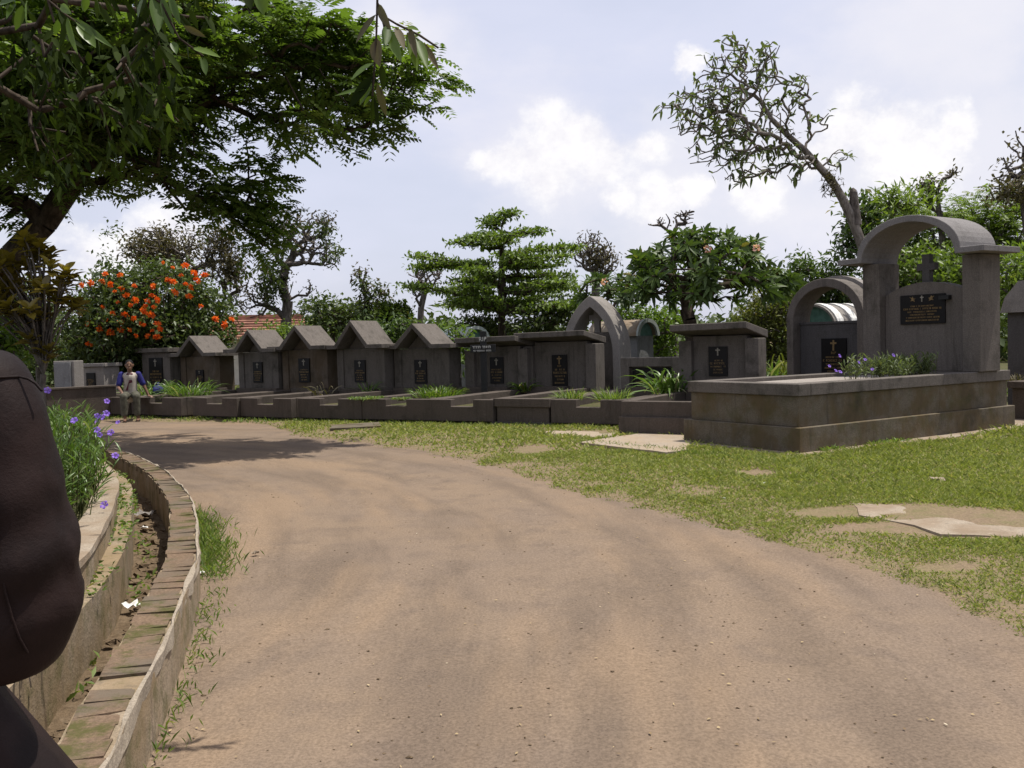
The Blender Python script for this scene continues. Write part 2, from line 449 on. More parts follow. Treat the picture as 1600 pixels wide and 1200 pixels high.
def tufts(rs, tips, td, per, L, W, spread=0.9, up=0.3, off=0.10, droop=0.15, segs=1):
    n = len(tips) * per
    P = np.repeat(tips, per, 0) + rs.normal(size=(n, 3)) * off
    A = unit(np.repeat(td, per, 0) * (1 - spread) + rdir(rs, n) * spread + [0, 0, up])
    Nn = unit(rdir(rs, n) * 0.7 + [0, 0, 1])
    cl = np.repeat(rs.rand(len(tips)), per)
    return leaf_mesh(P, A, Nn, L * rs.uniform(0.7, 1.2, n), W * rs.uniform(0.75, 1.2, n), np.clip(0.6 * cl + 0.4 * rs.rand(n), 0, 1), droop, segs)
def rosettes(rs, tips, td, per, L, W, segs=2, up=0.45, droop=0.25):
    n = len(tips) * per; ax = unit(td + [0, 0, 0.5]); a = unit(np.cross(ax, rdir(rs, len(tips)))); b = np.cross(ax, a)
    th = np.tile(np.arange(per) * 2.4, len(tips)) + np.repeat(rs.rand(len(tips)) * 6, per)
    lift = np.tile(np.linspace(0.15, 1.1, per), len(tips)) * up * 2 + rs.normal(size=n) * 0.1
    r = np.repeat
    A = unit(r(a, per, 0) * np.cos(th)[:, None] + r(b, per, 0) * np.sin(th)[:, None] + r(ax, per, 0) * lift[:, None])
    P = r(tips, per, 0) - r(ax, per, 0) * (1 - np.tile(np.linspace(0, 1, per), len(tips)))[:, None] * L * 0.35
    cl = r(rs.rand(len(tips)), per)
    return leaf_mesh(P, A, r(ax, per, 0), L * rs.uniform(0.7, 1.1, n), W * rs.uniform(0.8, 1.15, n), np.clip(0.5 * cl + 0.5 * rs.rand(n), 0, 1), droop, segs)
def fronds(rs, tips, td, per, L, nleaf, lw, droop=0.3):
    """feathery compound leaves: a rachis with paired leaflets"""
    n = len(tips) * per
    P = np.repeat(tips, per, 0) + rs.normal(size=(n, 3)) * 0.10
    A = unit(np.repeat(td, per, 0) * 0.45 + rdir(rs, n) * np.array([1, 1, 0.45]) * 0.9 + [0, 0, 0.05])
    Nn = unit(rdir(rs, n) * 0.4 + [0, 0, 1]); S = unit(np.cross(A, Nn)); LL = L * rs.uniform(0.7, 1.2, n)
    cl = np.repeat(np.repeat(rs.rand(len(tips)), per) * 0.6 + 0.4 * rs.rand(n), nleaf)
    k = nleaf // 2; t = np.repeat(np.linspace(0.18, 1, k), 2); sgn = np.tile([1.0, -1.0], k)
    ln = np.sin(np.pi * np.clip(t * 0.8 + 0.1, 0, 1)) * 0.6 + 0.4
    LP = P[:, None] + A[:, None] * (LL[:, None] * t)[..., None] + np.array([0, 0, -1.0]) * (LL[:, None] * droop * t ** 2)[..., None]
    LA = S[:, None] * sgn[None, :, None] + A[:, None] * 0.45 + np.array([0, 0, -0.25])
    LN = np.repeat(Nn[:, None], nleaf, 1) + rs.normal(size=(n, nleaf, 3)) * 0.25
    return leaf_mesh(LP.reshape(-1, 3), LA.reshape(-1, 3), LN.reshape(-1, 3), (lw * 2.1 * ln[None] * (LL / L)[:, None]).ravel(),
                     np.broadcast_to(lw * ln[None], (n, nleaf)).ravel(), cl, 0.1)

def mat_ground(name, c1, c2, c3, scale, bumpd=0.03, fine=60.0, speck=None, fibre=None):
    m, t, b, o = newmat(name)
    p = wpos(t)
    n1 = t.noise(p, scale, 6, 0.6); n2 = t.noise(p, scale * 5, 6, 0.65); n3 = t.noise(p, fine, 4, 0.7)
    col = t.mix(t.ramp(n1, 0.35, 0.65), (*c1, 1), (*c2, 1))
    col = t.mix(t.ramp(n2, 0.45, 0.75, 0, 0.8), col, (*c3, 1))
    if fibre is not None:
        # wheel polish and swept dust run along the bend of the road (about its centre of curvature)
        q = t.vmath('SUBTRACT', p, (-9.5, 4.5, 0)).outputs[0]; r = t.vmath('LENGTH', q).outputs['Value']
        sx = t.node('ShaderNodeSeparateXYZ'); t.l.new(q, sx.inputs[0]); ang = t.math('ARCTAN2', sx.outputs[1], sx.outputs[0])
        cx = t.node('ShaderNodeCombineXYZ'); t.put(cx.inputs[0], t.math('MULTIPLY', r, 2.2)); t.put(cx.inputs[1], t.math('MULTIPLY', ang, 4.0))
        s = t.noise(cx.outputs[0], 1.0, 6, 0.62, 0.3)
        col = t.mix(t.ramp(s, 0.42, 0.66, 0, 0.75), col, tuple(x * 0.72 for x in c2))
        s2 = t.noise(t.scale(cx.outputs[0], (0.55, 0.7, 1)), 1.3, 4, 0.55)
        col = t.mix(t.ramp(s2, 0.46, 0.68, 0, 0.65), col, (c1[0] * 1.18, c1[1] * 1.13, c1[2] * 1.05, 1))
        grit = t.noise(p, 230, 2, 0.8); col = t.mix(t.ramp(grit, 0.62, 0.74, 0, 0.45), col, (0.075, 0.055, 0.042, 1))
    col = t.mix(1.0, col, t.ramp(n3, 0.25, 0.75, 0.72, 1.22), 'MULTIPLY')
    if speck is not None:
        v = t.node('ShaderNodeTexVoronoi'); t.l.new(p, v.inputs['Vector']); v.inputs['Scale'].default_value = 26
        near = t.ramp(v.outputs['Distance'], 0.06, 0.16, 1, 0)
        pick = t.ramp(t.noise(p, 40, 2), 0.58, 0.62)
        col = t.mix(t.math('MULTIPLY', near, pick), col, (*speck, 1))
    t.l.new(col, b.inputs['Base Color'])
    b.inputs['Roughness'].default_value = 0.97; b.inputs['Specular IOR Level'].default_value = 0.08
    bump(t, b, t.math('ADD', t.math('MULTIPLY', n3, 0.6), n2), 0.6, bumpd)
    return m
M['road'] = mat_ground('trodden_earth', (0.202, 0.149, 0.104), (0.180, 0.136, 0.101), (0.142, 0.108, 0.083), 0.7, 0.012, 75, (0.085, 0.06, 0.045), (2.6, 0.8, 1))
M['soil'] = mat_ground('damp_soil', (0.085, 0.075, 0.038), (0.065, 0.066, 0.030), (0.062, 0.082, 0.026), 1.1, 0.05, 30)
M['verge'] = mat_ground('worn_turf_soil', (0.190, 0.148, 0.085), (0.205, 0.150, 0.100), (0.135, 0.132, 0.055), 1.8, 0.03, 60)
M['ditch'] = mat_ground('ditch_silt', (0.150, 0.108, 0.068), (0.110, 0.078, 0.048), (0.175, 0.130, 0.085), 3.0, 0.04, 40)

# ------------------------------------------------------------------ ground, road, verge
def far_z(X, Y): return -0.06 + 0.03 * vnoise(X * 0.2, Y * 0.2, 4) * (np.hypot(X, Y - 8) > 22)
sheet('ground', lambda x, y: np.ones(x.shape, bool), -60, 60, -12, 108, 1.5, far_z, M['soil'])['kind'] = 'structure'
m = MB(); R_ = 900
for (x0, x1, y0, y1) in ((-R_, -60, -R_, R_), (60, R_, -R_, R_), (-60, 60, -R_, -12), (-60, 60, 108, R_)):
    m.add([(x0, y0, -.075), (x1, y0, -.075), (x1, y1, -.075), (x0, y1, -.075)], [(0, 1, 2, 3)])
tag(m.build('ground_beyond', M['soil']), kind='structure')

EDGE = [(-13.0, 19.4), (-10.0, 17.9), (-7.24, 16.4), (-5.68, 15.75), (-4.3, 14.95), (-2.87, 13.24), (-1.76, 12.12), (-0.79, 10.71), (-0.02, 9.16), (0.39, 8.17),
        (0.77, 7.42), (1.17, 6.66), (1.5, 6.04), (1.73, 5.41), (1.94, 4.95), (2.08, 4.48), (2.16, 4.1), (2.24, 3.8), (2.5, 2.6), (2.8, 0.5), (2.9, -8)]
WALL = [(-0.85, -3.0), (-0.90, 0.6), (-0.98, 1.5), (-1.07, 2.24), (-1.17, 2.67), (-1.27, 3.14), (-1.39, 3.61), (-1.54, 4.2), (-1.65, 4.6), (-1.79, 5.01), (-2.08, 5.81),
        (-2.36, 6.5), (-2.79, 7.39), (-3.18, 8.13), (-3.73, 9.02), (-4.21, 9.73), (-5.1, 10.9), (-6.3, 12.2)]
edge_c = spline(EDGE, 6)
wall_c = resample(spline(WALL, 8), 0.06)
_wn = normals2(wall_c)[1]
road_poly = [tuple(p) for p in (wall_c + _wn * 0.12)[::4]] + [(-8.2, 13.9), (-13, 16.4), (-13, 20.2)] + [(-8.2, 18.1)] + [tuple(p) for p in (edge_c + [0.75, 0.95])][18:] 
def road_z(X, Y):
    r = np.hypot(X + 9.5, Y - 4.5); rut = vnoise(r * 1.7, np.arctan2(Y - 4.5, X + 9.5) * 2.5, 8, 3)
    return 0.012 * vnoise(X * 0.9, Y * 0.9, 2) + 0.014 * rut + 0.005 * vnoise(X * 7, Y * 7, 3)
tag(sheet('road', lambda x, y: inpoly(x, y, road_poly), -13, 4, -8, 20.5, 0.09, road_z, M['road']), 'trodden brown earth road curving left past the graves', None, None, 'structure')

verge_poly = [tuple(p) for p in edge_c] + [(16, -8), (16, 16), (9, 19), (3, 17), (-2, 18.5), (-8, 21.5), (-13, 23)]
# trodden spots where the turf is gone: centre, radii
BARE = [(*gp(1345, 808)[:2], 0.85, 0.16), (*gp(1450, 832)[:2], 1.1, 0.14), (*gp(1560, 838)[:2], 1.0, 0.18), (*gp(830, 708)[:2], 0.35, 0.25), (*gp(1180, 745)[:2], 0.3, 0.12), (*gp(1480, 893)[:2], 0.30, 0.06)]
def bare(X, Y):
    b = np.zeros_like(X, dtype=float)
    for x, y, rx, ry in BARE: b = np.maximum(b, 1.2 - np.hypot((X - x) / rx, (Y - y) / (ry * 2.2)))
    return b
def edge_dist(X, Y):          # metres inside the turf, measured from the road edge
    E = edge_c; d = np.full(X.shape, 1e9)
    for i in range(len(E) - 1):
        a, b = E[i], E[i + 1]; ab = b - a; L2 = (ab ** 2).sum()
        t = np.clip(((X - a[0]) * ab[0] + (Y - a[1]) * ab[1]) / L2, 0, 1)
        d = np.minimum(d, np.hypot(X - a[0] - t * ab[0], Y - a[1] - t * ab[1]))
    return np.where(inpoly(X, Y, verge_poly), d, -d)
def turf(X, Y):
    return edge_dist(X, Y) - 0.75 * np.clip(-X - 3.4, 0, 1.6) + 0.22 * vnoise(X * 1.6, Y * 1.6, 11) + 0.10 * vnoise(X * 7, Y * 7, 12)
def verge_z(X, Y):
    d = np.clip(edge_dist(X, Y), -0.3, 3)
    t = turf(X, Y)      # the turf edge thins out and runs in under the road dirt
    return road_z(X, Y) + np.clip(t * 0.25, -0.035, 0.014) + 0.030 * np.clip(d, 0, 1.2) + 0.015 * vnoise(X * 2.2, Y * 2.2, 15) * np.clip(d, 0, 1) - 0.012 * np.clip(bare(X, Y), 0, 1)
tag(sheet('grass_verge', lambda x, y: (turf(x, y) > -0.2) & ((y < 15.5) | (x < -2)), -13, 13, -6, 22, 0.07, verge_z, M['verge']), kind='structure')

M['grass'] = mat_leaf('turf_blades', (0.125, 0.155, 0.036), (0.270, 0.300, 0.085), (0.40, 0.34, 0.18), 0.35, 0.6, 0.2)
M['grass_lush'] = mat_leaf('lush_blades', (0.085, 0.135, 0.030), (0.185, 0.250, 0.062), (0.28, 0.27, 0.10), 0.4, 0.5, 0.3)
def blades(rs, X, Y, Z, L, W, lean=0.8):
    n = len(X); th = rs.rand(n) * 6.283
    A = np.stack([np.cos(th) * lean, np.sin(th) * lean, np.ones(n)], 1) * 1.0
    return leaf_mesh(np.stack([X, Y, Z], 1), unit(A + rs.normal(size=(n, 3)) * 0.25), np.stack([np.cos(th + 1.57), np.sin(th + 1.57), np.full(n, 0.3)], 1) * 0 + rdir(rs, n) + [0, 0, 0.4],
                     L, W, rs.rand(n), 0.25)
def make_turf():
    rs = np.random.RandomState(5); parts = []
    for (y0, y1, dens, L, W) in ((3.0, 5.2, 14000, 0.034, 0.006), (5.2, 7.5, 9500, 0.040, 0.0075), (7.5, 10.5, 4200, 0.046, 0.010), (10.5, 19.5, 900, 0.06, 0.017)):
        xa, xb = (-0.4, 5.5) if y1 < 10 else (-9, 8)
        n = int((xb - xa) * (y1 - y0) * dens)
        X = rs.uniform(xa, xb, n); Y = rs.uniform(y0, y1, n)
        vis = np.abs(X) < Y * 0.62 + 0.4; X, Y = X[vis], Y[vis]
        t = turf(X, Y)
        dens_n = 0.58 + 0.75 * vnoise(X * 2.7, Y * 2.7, 21) + 0.3 * vnoise(X * 9, Y * 9, 22) + 0.55 * np.clip(t - 0.3, -0.3, 0.9)
        keep = (t > -0.06) & (rs.rand(len(X)) < np.clip(dens_n, 0.10, 1)) & (bare(X, Y) < 0.35 + 0.3 * rs.rand(len(X)))
        keep &= ~((Y > 12.2) & (X > 2.6) ) | (Y < 12)
        jx, jy = X + rs.normal(size=len(X)) * 0.07, Y + rs.normal(size=len(X)) * 0.05
        for poly in PADS: keep &= ~inpoly(jx, jy, poly)
        X, Y = X[keep], Y[keep]; t = t[keep]
        lush = 0.8 + 1.3 * np.clip(vnoise(X * 1.1, Y * 1.1, 31), 0, 1) + 1.1 * np.clip(vnoise(X * 4, Y * 4, 33), 0, 1) + 0.5 * np.clip(t - 0.8, 0, 1.2)
        parts.append(blades(rs, X, Y, verge_z(X, Y) - 0.004, L * lush * rs.uniform(0.6, 1.4, len(X)), W * rs.uniform(0.7, 1.3, len(X)), 0.9))
    o = foliage('grass', parts, M['grass'], kind='stuff'); tag(o, 'short worn grass on the verge between road and graves', 'grass')

# ------------------------------------------------------------------ drain with its walls, flower bed wall
def make_drain():
    rs = np.random.RandomState(3)
    root = empty('ditch_wall', (-1.6, 4.5, 0), 0, 'low plastered wall with mossy brick top curving along the road edge', 'wall')
    inv = root.location
    def local(o): o.matrix_parent_inverse = Matrix.Translation(-Vector(inv)); return o
    T, N = normals2(wall_c)
    local(sweep('plaster', wall_c, [(0, -0.1), (0, 0.242), (0.165, 0.236), (0.165, -0.14)], M['plaster'], root, 0.008, 2))
    local(sweep('plaster_lip', wall_c, [(-0.004, 0.20), (-0.003, 0.250), (0.010, 0.254), (0.016, 0.20)], M['plaster_lip'], root, 0.016, 7))
    variants = []
    for k in range(6):
        r2 = np.random.RandomState(40 + k); V = []
        for x in (-0.5, 0.5):
            for y in (-0.5, 0.5):
                for z in (-0.5, 0.5): V.append((x * (1 + r2.normal() * 0.05), y * (1 + r2.normal() * 0.07), z + r2.normal() * 0.06 * (z > 0)))
        me = bpy.data.meshes.new('brick'); me.from_pydata(V, [], [(0, 1, 3, 2), (4, 6, 7, 5), (0, 4, 5, 1), (2, 3, 7, 6), (0, 2, 6, 4), (1, 5, 7, 3)]); me.update()
        me.materials.append(M['brick']); variants.append(me)
    s = np.arange(len(wall_c)) * 0.06
    q = 3.2
    while q < s[-1] - 1.0:
        w = rs.uniform(0.085, 0.125); qc = q + w / 2; q += w + 0.003
        if rs.rand() < 0.02: continue
        x, y = (np.interp(qc, s, wall_c[:, k]) for k in (0, 1)); i = min(int(qc / 0.06), len(N) - 1); nx, ny = N[i]
        b = bpy.data.objects.new('brick', variants[rs.randint(6)]); COL.objects.link(b); b.parent = root
        b.location = Vector((x + nx * 0.088, y + ny * 0.088, 0.225 + rs.normal() * 0.0015)) - Vector(inv)
        b.rotation_euler = (rs.normal() * 0.01, rs.normal() * 0.01, math.atan2(ny, nx) + rs.normal() * 0.025)
        b.scale = (0.145 + rs.normal() * 0.010, w, 0.05)
        bv = b.modifiers.new('bevel', 'BEVEL'); bv.width = 0.008; bv.segments = 1
    # far side of the drain
    DL = [(-1.35, -3.0), (-1.40, 0.8), (-1.47, 1.8), (-1.62, 2.8), (-1.83, 3.77), (-1.91, 4.09), (-2.0, 4.42), (-2.2, 5.03), (-2.55, 5.92), (-3.1, 7.2), (-3.8, 8.4), (-4.8, 10.0), (-6.2, 11.6)]
    dl = resample(spline(DL, 8), 0.08)
    o = sweep('drain_bank_wall', dl, [(0, -0.14), (0, 0.255), (0.11, 0.262), (0.11, -0.14)], M['plaster'], None, 0.010, 12)
    tag(o, 'stained plaster bank wall on the flower bed side of the drain', 'wall')
    PL = [(-1.62, -3.0), (-1.68, 1.5), (-1.78, 2.9), (-1.90, 3.84), (-2.12, 4.53), (-2.30, 5.04), (-2.52, 5.6), (-2.72, 6.1), (-3.15, 6.95), (-3.9, 8.2), (-4.9, 9.9), (-6.3, 11.5)]
    pl = resample(spline(PL, 8), 0.08)
    o = sweep('flower_bed_wall', pl, [(0, -0.1), (0, 0.39), (0.115, 0.394), (0.115, -0.1)], M['plaster'], None, 0.012, 22)
    tag(o, 'cracked cream cement kerb wall round the flower bed', 'wall')
    oc = sweep('coping', pl, [(-0.014, 0.388), (-0.012, 0.42), (0.125, 0.424), (0.127, 0.388)], M['pale_slab'], o, 0.010, 23)
    # earth ledge between the two walls, bed soil, drain floor
    n = 200
    def between(name, A, B, z, amp, mat, k=6, seed=1):
        a, b = resample(A, 0.01), resample(B, 0.01)
        ia, ib = np.linspace(0, len(a) - 1, n).astype(int), np.linspace(0, len(b) - 1, n).astype(int)
        V = []
        for t in np.linspace(0, 1, k):
            p = a[ia] * (1 - t) + b[ib] * t; V.append(np.column_stack([p, z + amp * vnoise(p[:, 0] * 6, p[:, 1] * 6, seed)]))
        V = np.stack(V, 1).reshape(-1, 3); Fq = [(i * k + j, i * k + j + 1, (i + 1) * k + j + 1, (i + 1) * k + j) for i in range(n - 1) for j in range(k - 1)]
        o = link(name, np_mesh(name, V, Fq), mat, smooth=True); tag(o, kind='structure'); return o
    dlT, dlN = normals2(dl); plT, plN = normals2(pl)
    between('drain_ledge_soil', dl + dlN * 0.08, pl + plN * 0.03, 0.262, 0.02, M['soil'], 5, 3)
    between('flower_bed_soil', pl + plN * 0.09, pl + plN * 2.2, 0.345, 0.03, M['soil'], 6, 4)
    between('drain_floor', wall_c + N * 0.10, dl - dlN * -0.06, -0.015, 0.035, M['ditch'], 7, 5)
    # rubble and silt on the drain floor: too small to count
    r3 = np.random.RandomState(9); mb = MB()
    for k in range(420):
        i = r3.randint(60, len(wall_c) - 40); off = r3.uniform(0.19, 0.50); p = wall_c[i] + N[i] * off
        if p[1] > 8.5: continue
        j = np.argmin(np.hypot(*(dl - p).T)); 
        if np.dot(p - dl[j], dlN[j]) > -0.03: continue
        sz = r3.uniform(0.008, 0.034) * (1.3 if r3.rand() < 0.1 else 1)
        V = unit(np.array([(1, 1, 1), (-1, -1, 1), (-1, 1, -1), (1, -1, -1), (1, 0, -0.3), (-1, 0.2, 0.4), (0, 1, 0.1), (0.1, -1, 0.2)]) + r3.normal(size=(8, 3)) * 0.3) * sz * [1.2, 1, 0.7]
        mb.add(V + [p[0], p[1], sz * 0.4], [(0, 6, 4), (0, 4, 7), (0, 7, 1), (0, 1, 5), (0, 5, 6), (2, 6, 5), (2, 4, 6), (2, 3, 4), (3, 7, 4), (3, 1, 7), (3, 5, 1), (2, 5, 3)])
    o = mb.build('drain_rubble', M['ditch']); tag(o, 'broken stones and silt lying in the drain', 'rubble', None, 'stuff')
    return dl, dlN, pl, plN
DL_C, DL_N, PL_C, PL_N = make_drain()

# litter: paper and plastic scraps
def scrap(name, p, size, label, cat, mat, seed):
    r = np.random.RandomState(seed); k = 5; g = np.linspace(-0.5, 0.5, k)
    X, Y = np.meshgrid(g, g); Z = r.rand(k, k) * 0.35
    V = np.stack([X * (1 + r.normal(size=(k, k)) * 0.08), Y * 0.7 + r.normal(size=(k, k)) * 0.05, Z], -1).reshape(-1, 3) * size
    c, s = math.cos(seed), math.sin(seed); V = V @ np.array([[c, s, 0], [-s, c, 0], [0, 0, 1]])
    Fq = [(i * k + j, i * k + j + 1, (i + 1) * k + j + 1, (i + 1) * k + j) for i in range(k - 1) for j in range(k - 1)]
    m = MB(); m.add(V, Fq); o = m.build(name, mat); o.location = p; return tag(o, label, cat)
scrap('paper_scrap', gp(208, 948, 0.01), 0.085, 'crumpled white paper scrap in the drain, nearest the camera', 'litter', M['white_paint'], 1)
scrap('paper_scrap', gp(226, 826, 0.01), 0.075, 'flat white scrap in the drain just before the wall shadow', 'litter', M['white_paint'], 2)
scrap('plastic_bag', gp(226, 806, 0.02), 0.15, 'crumpled grey plastic bag in the drain by the bend', 'litter', M['cement_light'], 3)
scrap('paper_scrap', gp(400, 865, 0.012), 0.045, 'small torn pale scrap on the open earth road', 'litter', M['pale_slab'], 4)
scrap('paper_scrap', gp(316, 895, 0.012), 0.04, 'tiny white scrap beside the grass tuft at the ditch wall', 'litter', M['white_paint'], 5)
scrap('fallen_leaf', gp(1465, 752, 0.06), 0.11, 'curled dry brown leaf on the grass right of the big tomb', 'leaf', M['slab'], 6)
scrap('paper_scrap', gp(1195, 756, 0.05), 0.05, 'white scrap in the grass below the big tomb corner', 'litter', M['white_paint'], 7)
scrap('paper_scrap', gp(1131, 779, 0.04), 0.035, 'small white speck of paper in the worn grass near the road', 'litter', M['white_paint'], 8)

# ------------------------------------------------------------------ concrete pads
PADS = []
def pad(name, pts, z0, z1, mat, label, amp=0.02, seed=1):
    PADS.append([tuple(p[:2]) for p in pts])
    r = np.random.RandomState(seed); P = []
    for i in range(len(pts)):
        a, b = np.array(pts[i][:2]), np.array(pts[(i + 1) % len(pts)][:2]); k = max(2, int(np.linalg.norm(b - a) / 0.2))
        for t in np.arange(k) / k: P.append(a + (b - a) * t + r.normal(size=2) * amp * (t > 0))
    if z1 is None: Q = np.array(P); z1 = float(verge_z(Q[:, 0], Q[:, 1]).mean()) - 0.001
    n = len(P); V = [(*p, z0) for p in P] + [(*p, z1) for p in P]
    m = MB(); m.add(V, [tuple(range(n, 2 * n)), tuple(range(n))[::-1]] + [(i, (i + 1) % n, n + (i + 1) % n, n + i) for i in range(n)])
    o = m.build(name, mat); return tag(o, label, None, None, 'structure')
TA = 0.569; TU = np.array([math.cos(TA), math.sin(TA)]); TV = np.array([-TU[1], TU[0]]); TB = np.array([3.093, 9.659])
TW, TL = 1.707, 4.216
def tq(s, q): return TB + TU * s + TV * q
pad('tomb_apron', [tq(-0.24, -0.26), tq(TL + 1.5, -0.30), tq(TL + 1.5, 0.4), tq(-0.02, 0.4), tq(-0.02, TW + 0.05), tq(-0.26, TW + 0.05)], -0.03, 0.062, M['pale_slab'], 'pale cement apron round the foot of the big tomb', 0.014, 2)
pad('step_slab', [gp(905, 691, .07)[:2], gp(1040, 707, .07)[:2], gp(1072, 703, .07)[:2], gp(1085, 680, .07)[:2], gp(1000, 677, .07)[:2]], -0.03, 0.072, M['slab'], 'brown slab in front of the low kerb left of the big tomb', 0.012, 3)
pad('kerb_slab', [gp(832, 673, .05)[:2], gp(905, 684, .05)[:2], gp(968, 683, .05)[:2], gp(960, 674, .05)[:2]], -0.03, 0.052, M['slab'], 'narrow pale slab along a grave kerb', 0.012, 4)
pad('small_slab', [gp(515, 668, .09)[:2], gp(596, 664, .09)[:2], gp(592, 658, .09)[:2], gp(520, 662, .09)[:2]], -0.03, 0.075, M['cement_brown'], 'narrow slab bridging the grass to the kerbs', 0.01, 5)
pad('sunken_slab', [gp(1330, 795)[:2], gp(1480, 800)[:2], gp(1700, 820)[:2], gp(1720, 862)[:2], gp(1600, 852)[:2], gp(1470, 846)[:2], gp(1380, 822)[:2]], -0.03, None, M['pale_slab'], 'sunken pale concrete slab in the grass', 0.05, 6)

make_turf()

# ------------------------------------------------------------------ graves
def inscription(parent, x, y, z, w, h, seed, cross=True, rip=False, lines=6, doves=False, head=0.42):
    """black granite plaque in local coordinates: faces -x, centred at y, bottom at z; gold cross, lines of small lettering"""
    m = MB(); m.box(x, x + 0.03, y - w / 2, y + w / 2, z, z + h); pq = m.build('plaque', M['granite'], parent, 0.003)
    m = MB(); f = x - 0.004; top = z + h * (1 - head)
    r = random.Random(seed)
    gap = (top - z - 0.03) / max(lines, 1)
    for i in range(lines):
        zz = top - gap * (i + 0.75); hh = gap * (0.5 if i != 1 else 0.62); ln = w * (0.84 if i == 1 else r.uniform(0.45, 0.82)); yy = y + ln / 2
        while yy > y - ln / 2:
            cw = hh * r.uniform(0.45, 0.75)
            if r.random() < 0.13: yy -= hh * 0.6; continue
            kx = r.random()
            if kx < 0.35: m.box(f, x, yy - cw, yy - cw * 0.65, zz, zz + hh); m.box(f, x, yy - cw * 0.35, yy, zz, zz + hh); m.box(f, x, yy - cw, yy, zz + hh * 0.4, zz + hh * 0.62)
            elif kx < 0.7: m.box(f, x, yy - cw * 0.3, yy, zz, zz + hh); m.box(f, x, yy - cw, yy, zz + hh * 0.8, zz + hh); m.box(f, x, yy - cw, yy, zz, zz + hh * 0.2)
            else: m.box(f, x, yy - cw * 0.65, yy - cw * 0.3, zz, zz + hh); m.box(f, x, yy - cw, yy, zz + hh * 0.8, zz + hh)
            yy -= cw + hh * 0.18
    m.build('lettering', M['gold'], pq)['kind'] = 'stuff'
    if cross:
        m = MB(); ch = h * head * 0.62; cz = top + h * head * 0.28; a = ch * 0.085
        m.box(f - 0.002, x, y - a, y + a, cz, cz + ch); m.box(f - 0.001, x, y - ch * 0.3, y + ch * 0.3, cz + ch * 0.62, cz + ch * 0.62 + 2 * a)
        m.build('cross', M['silver_paint'] if not rip else M['gold'], pq)
    if doves:
        for sgn in (-1, 1):
            m = MB(); c = np.array([y + sgn * w * 0.20, top + h * head * 0.55]); s = h * 0.13
            pts = [(-1.0, 0.9), (-0.45, 0.55), (-0.1, 1.0), (0.15, 0.35), (0.75, 0.25), (0.3, -0.1), (0.55, -0.75), (-0.1, -0.4), (-0.75, -0.55), (-0.4, 0.1)]
            m.prism([(c[0] - sgn * p[0] * s, c[1] + p[1] * s * 0.8) for p in pts], f, x); m.build('dove', M['gold'], pq)
    if rip: text('RIP', pq, (f, y, top + h * head * 0.07), h * head * 0.22, M['gold'])
    return pq
def text(s, parent, loc, size, mat, name='lettering'):
    cu = bpy.data.curves.new(name, 'FONT'); cu.body = s; cu.size = size; cu.align_x = 'CENTER'; cu.extrude = 0.002; cu.space_character = 1.1
    tmp = bpy.data.objects.new('tmp', cu); COL.objects.link(tmp); bpy.context.view_layer.update()
    me = bpy.data.meshes.new_from_object(tmp.evaluated_get(bpy.context.evaluated_depsgraph_get())); bpy.data.objects.remove(tmp); bpy.data.curves.remove(cu)
    me.materials.clear(); me.materials.append(mat)
    o = bpy.data.objects.new(name, me); COL.objects.link(o); o.parent = parent; o['kind'] = 'stuff'
    o.matrix_local = Matrix.Translation(loc) @ Matrix(((0, 0, -1, 0), (-1, 0, 0, 0), (0, 1, 0, 0), (0, 0, 0, 1)))
    return o
def kerb(parent, L, w, z1=0.45, foot=True, notch=0.42, t=0.14, mat='cement_kerb', fz=0.10):
    """open rectangular grave surround, front at x = 0, with a notch cut in the front board and a footing below"""
    h = w / 2; m = MB()
    if notch:
        n = notch / 2; zc = z1 - 0.115
        m.prism([(-h, fz), (h, fz), (h, z1), (n, z1), (n, zc), (-n, zc), (-n, z1), (-h, z1)], 0, t)
    else: m.box(0, t, -h, h, fz, z1)
    m.build('front_kerb', M[mat], parent, 0.006)
    for s in (-1, 1):
        m = MB(); m.box(t + 0.002, L, s * h - (t if s > 0 else 0), s * h + (0 if s > 0 else t), fz, z1 + 0.004); m.build('side_kerb', M[mat], parent, 0.006)
    m = MB(); m.box(L - 0.25, L - 0.004, -h + t + .002, h - t - .002, fz, z1 + 0.05); m.build('planter_ledge', M[mat], parent, 0.006)
    if foot:
        m = MB(); m.box(0.13, L, -h + 0.06, h - 0.06, -0.08, fz - 0.002); m.build('footing', M['cement_dark'], parent)
    m = MB(); m.box(t, L - 0.25, -h + t, h - t, fz, z1 - 0.14); m.build('infill', M['soil'], parent)
ROW0 = np.array([-8.03, 18.36]); RD = np.array([0.879, -0.477]); RU = np.array([0.477, 0.879]); RA = math.atan2(RU[1], RU[0])
def rowp(s, t=0.0): p = ROW0 + RD * s + RU * t; return (p[0], p[1], 0)
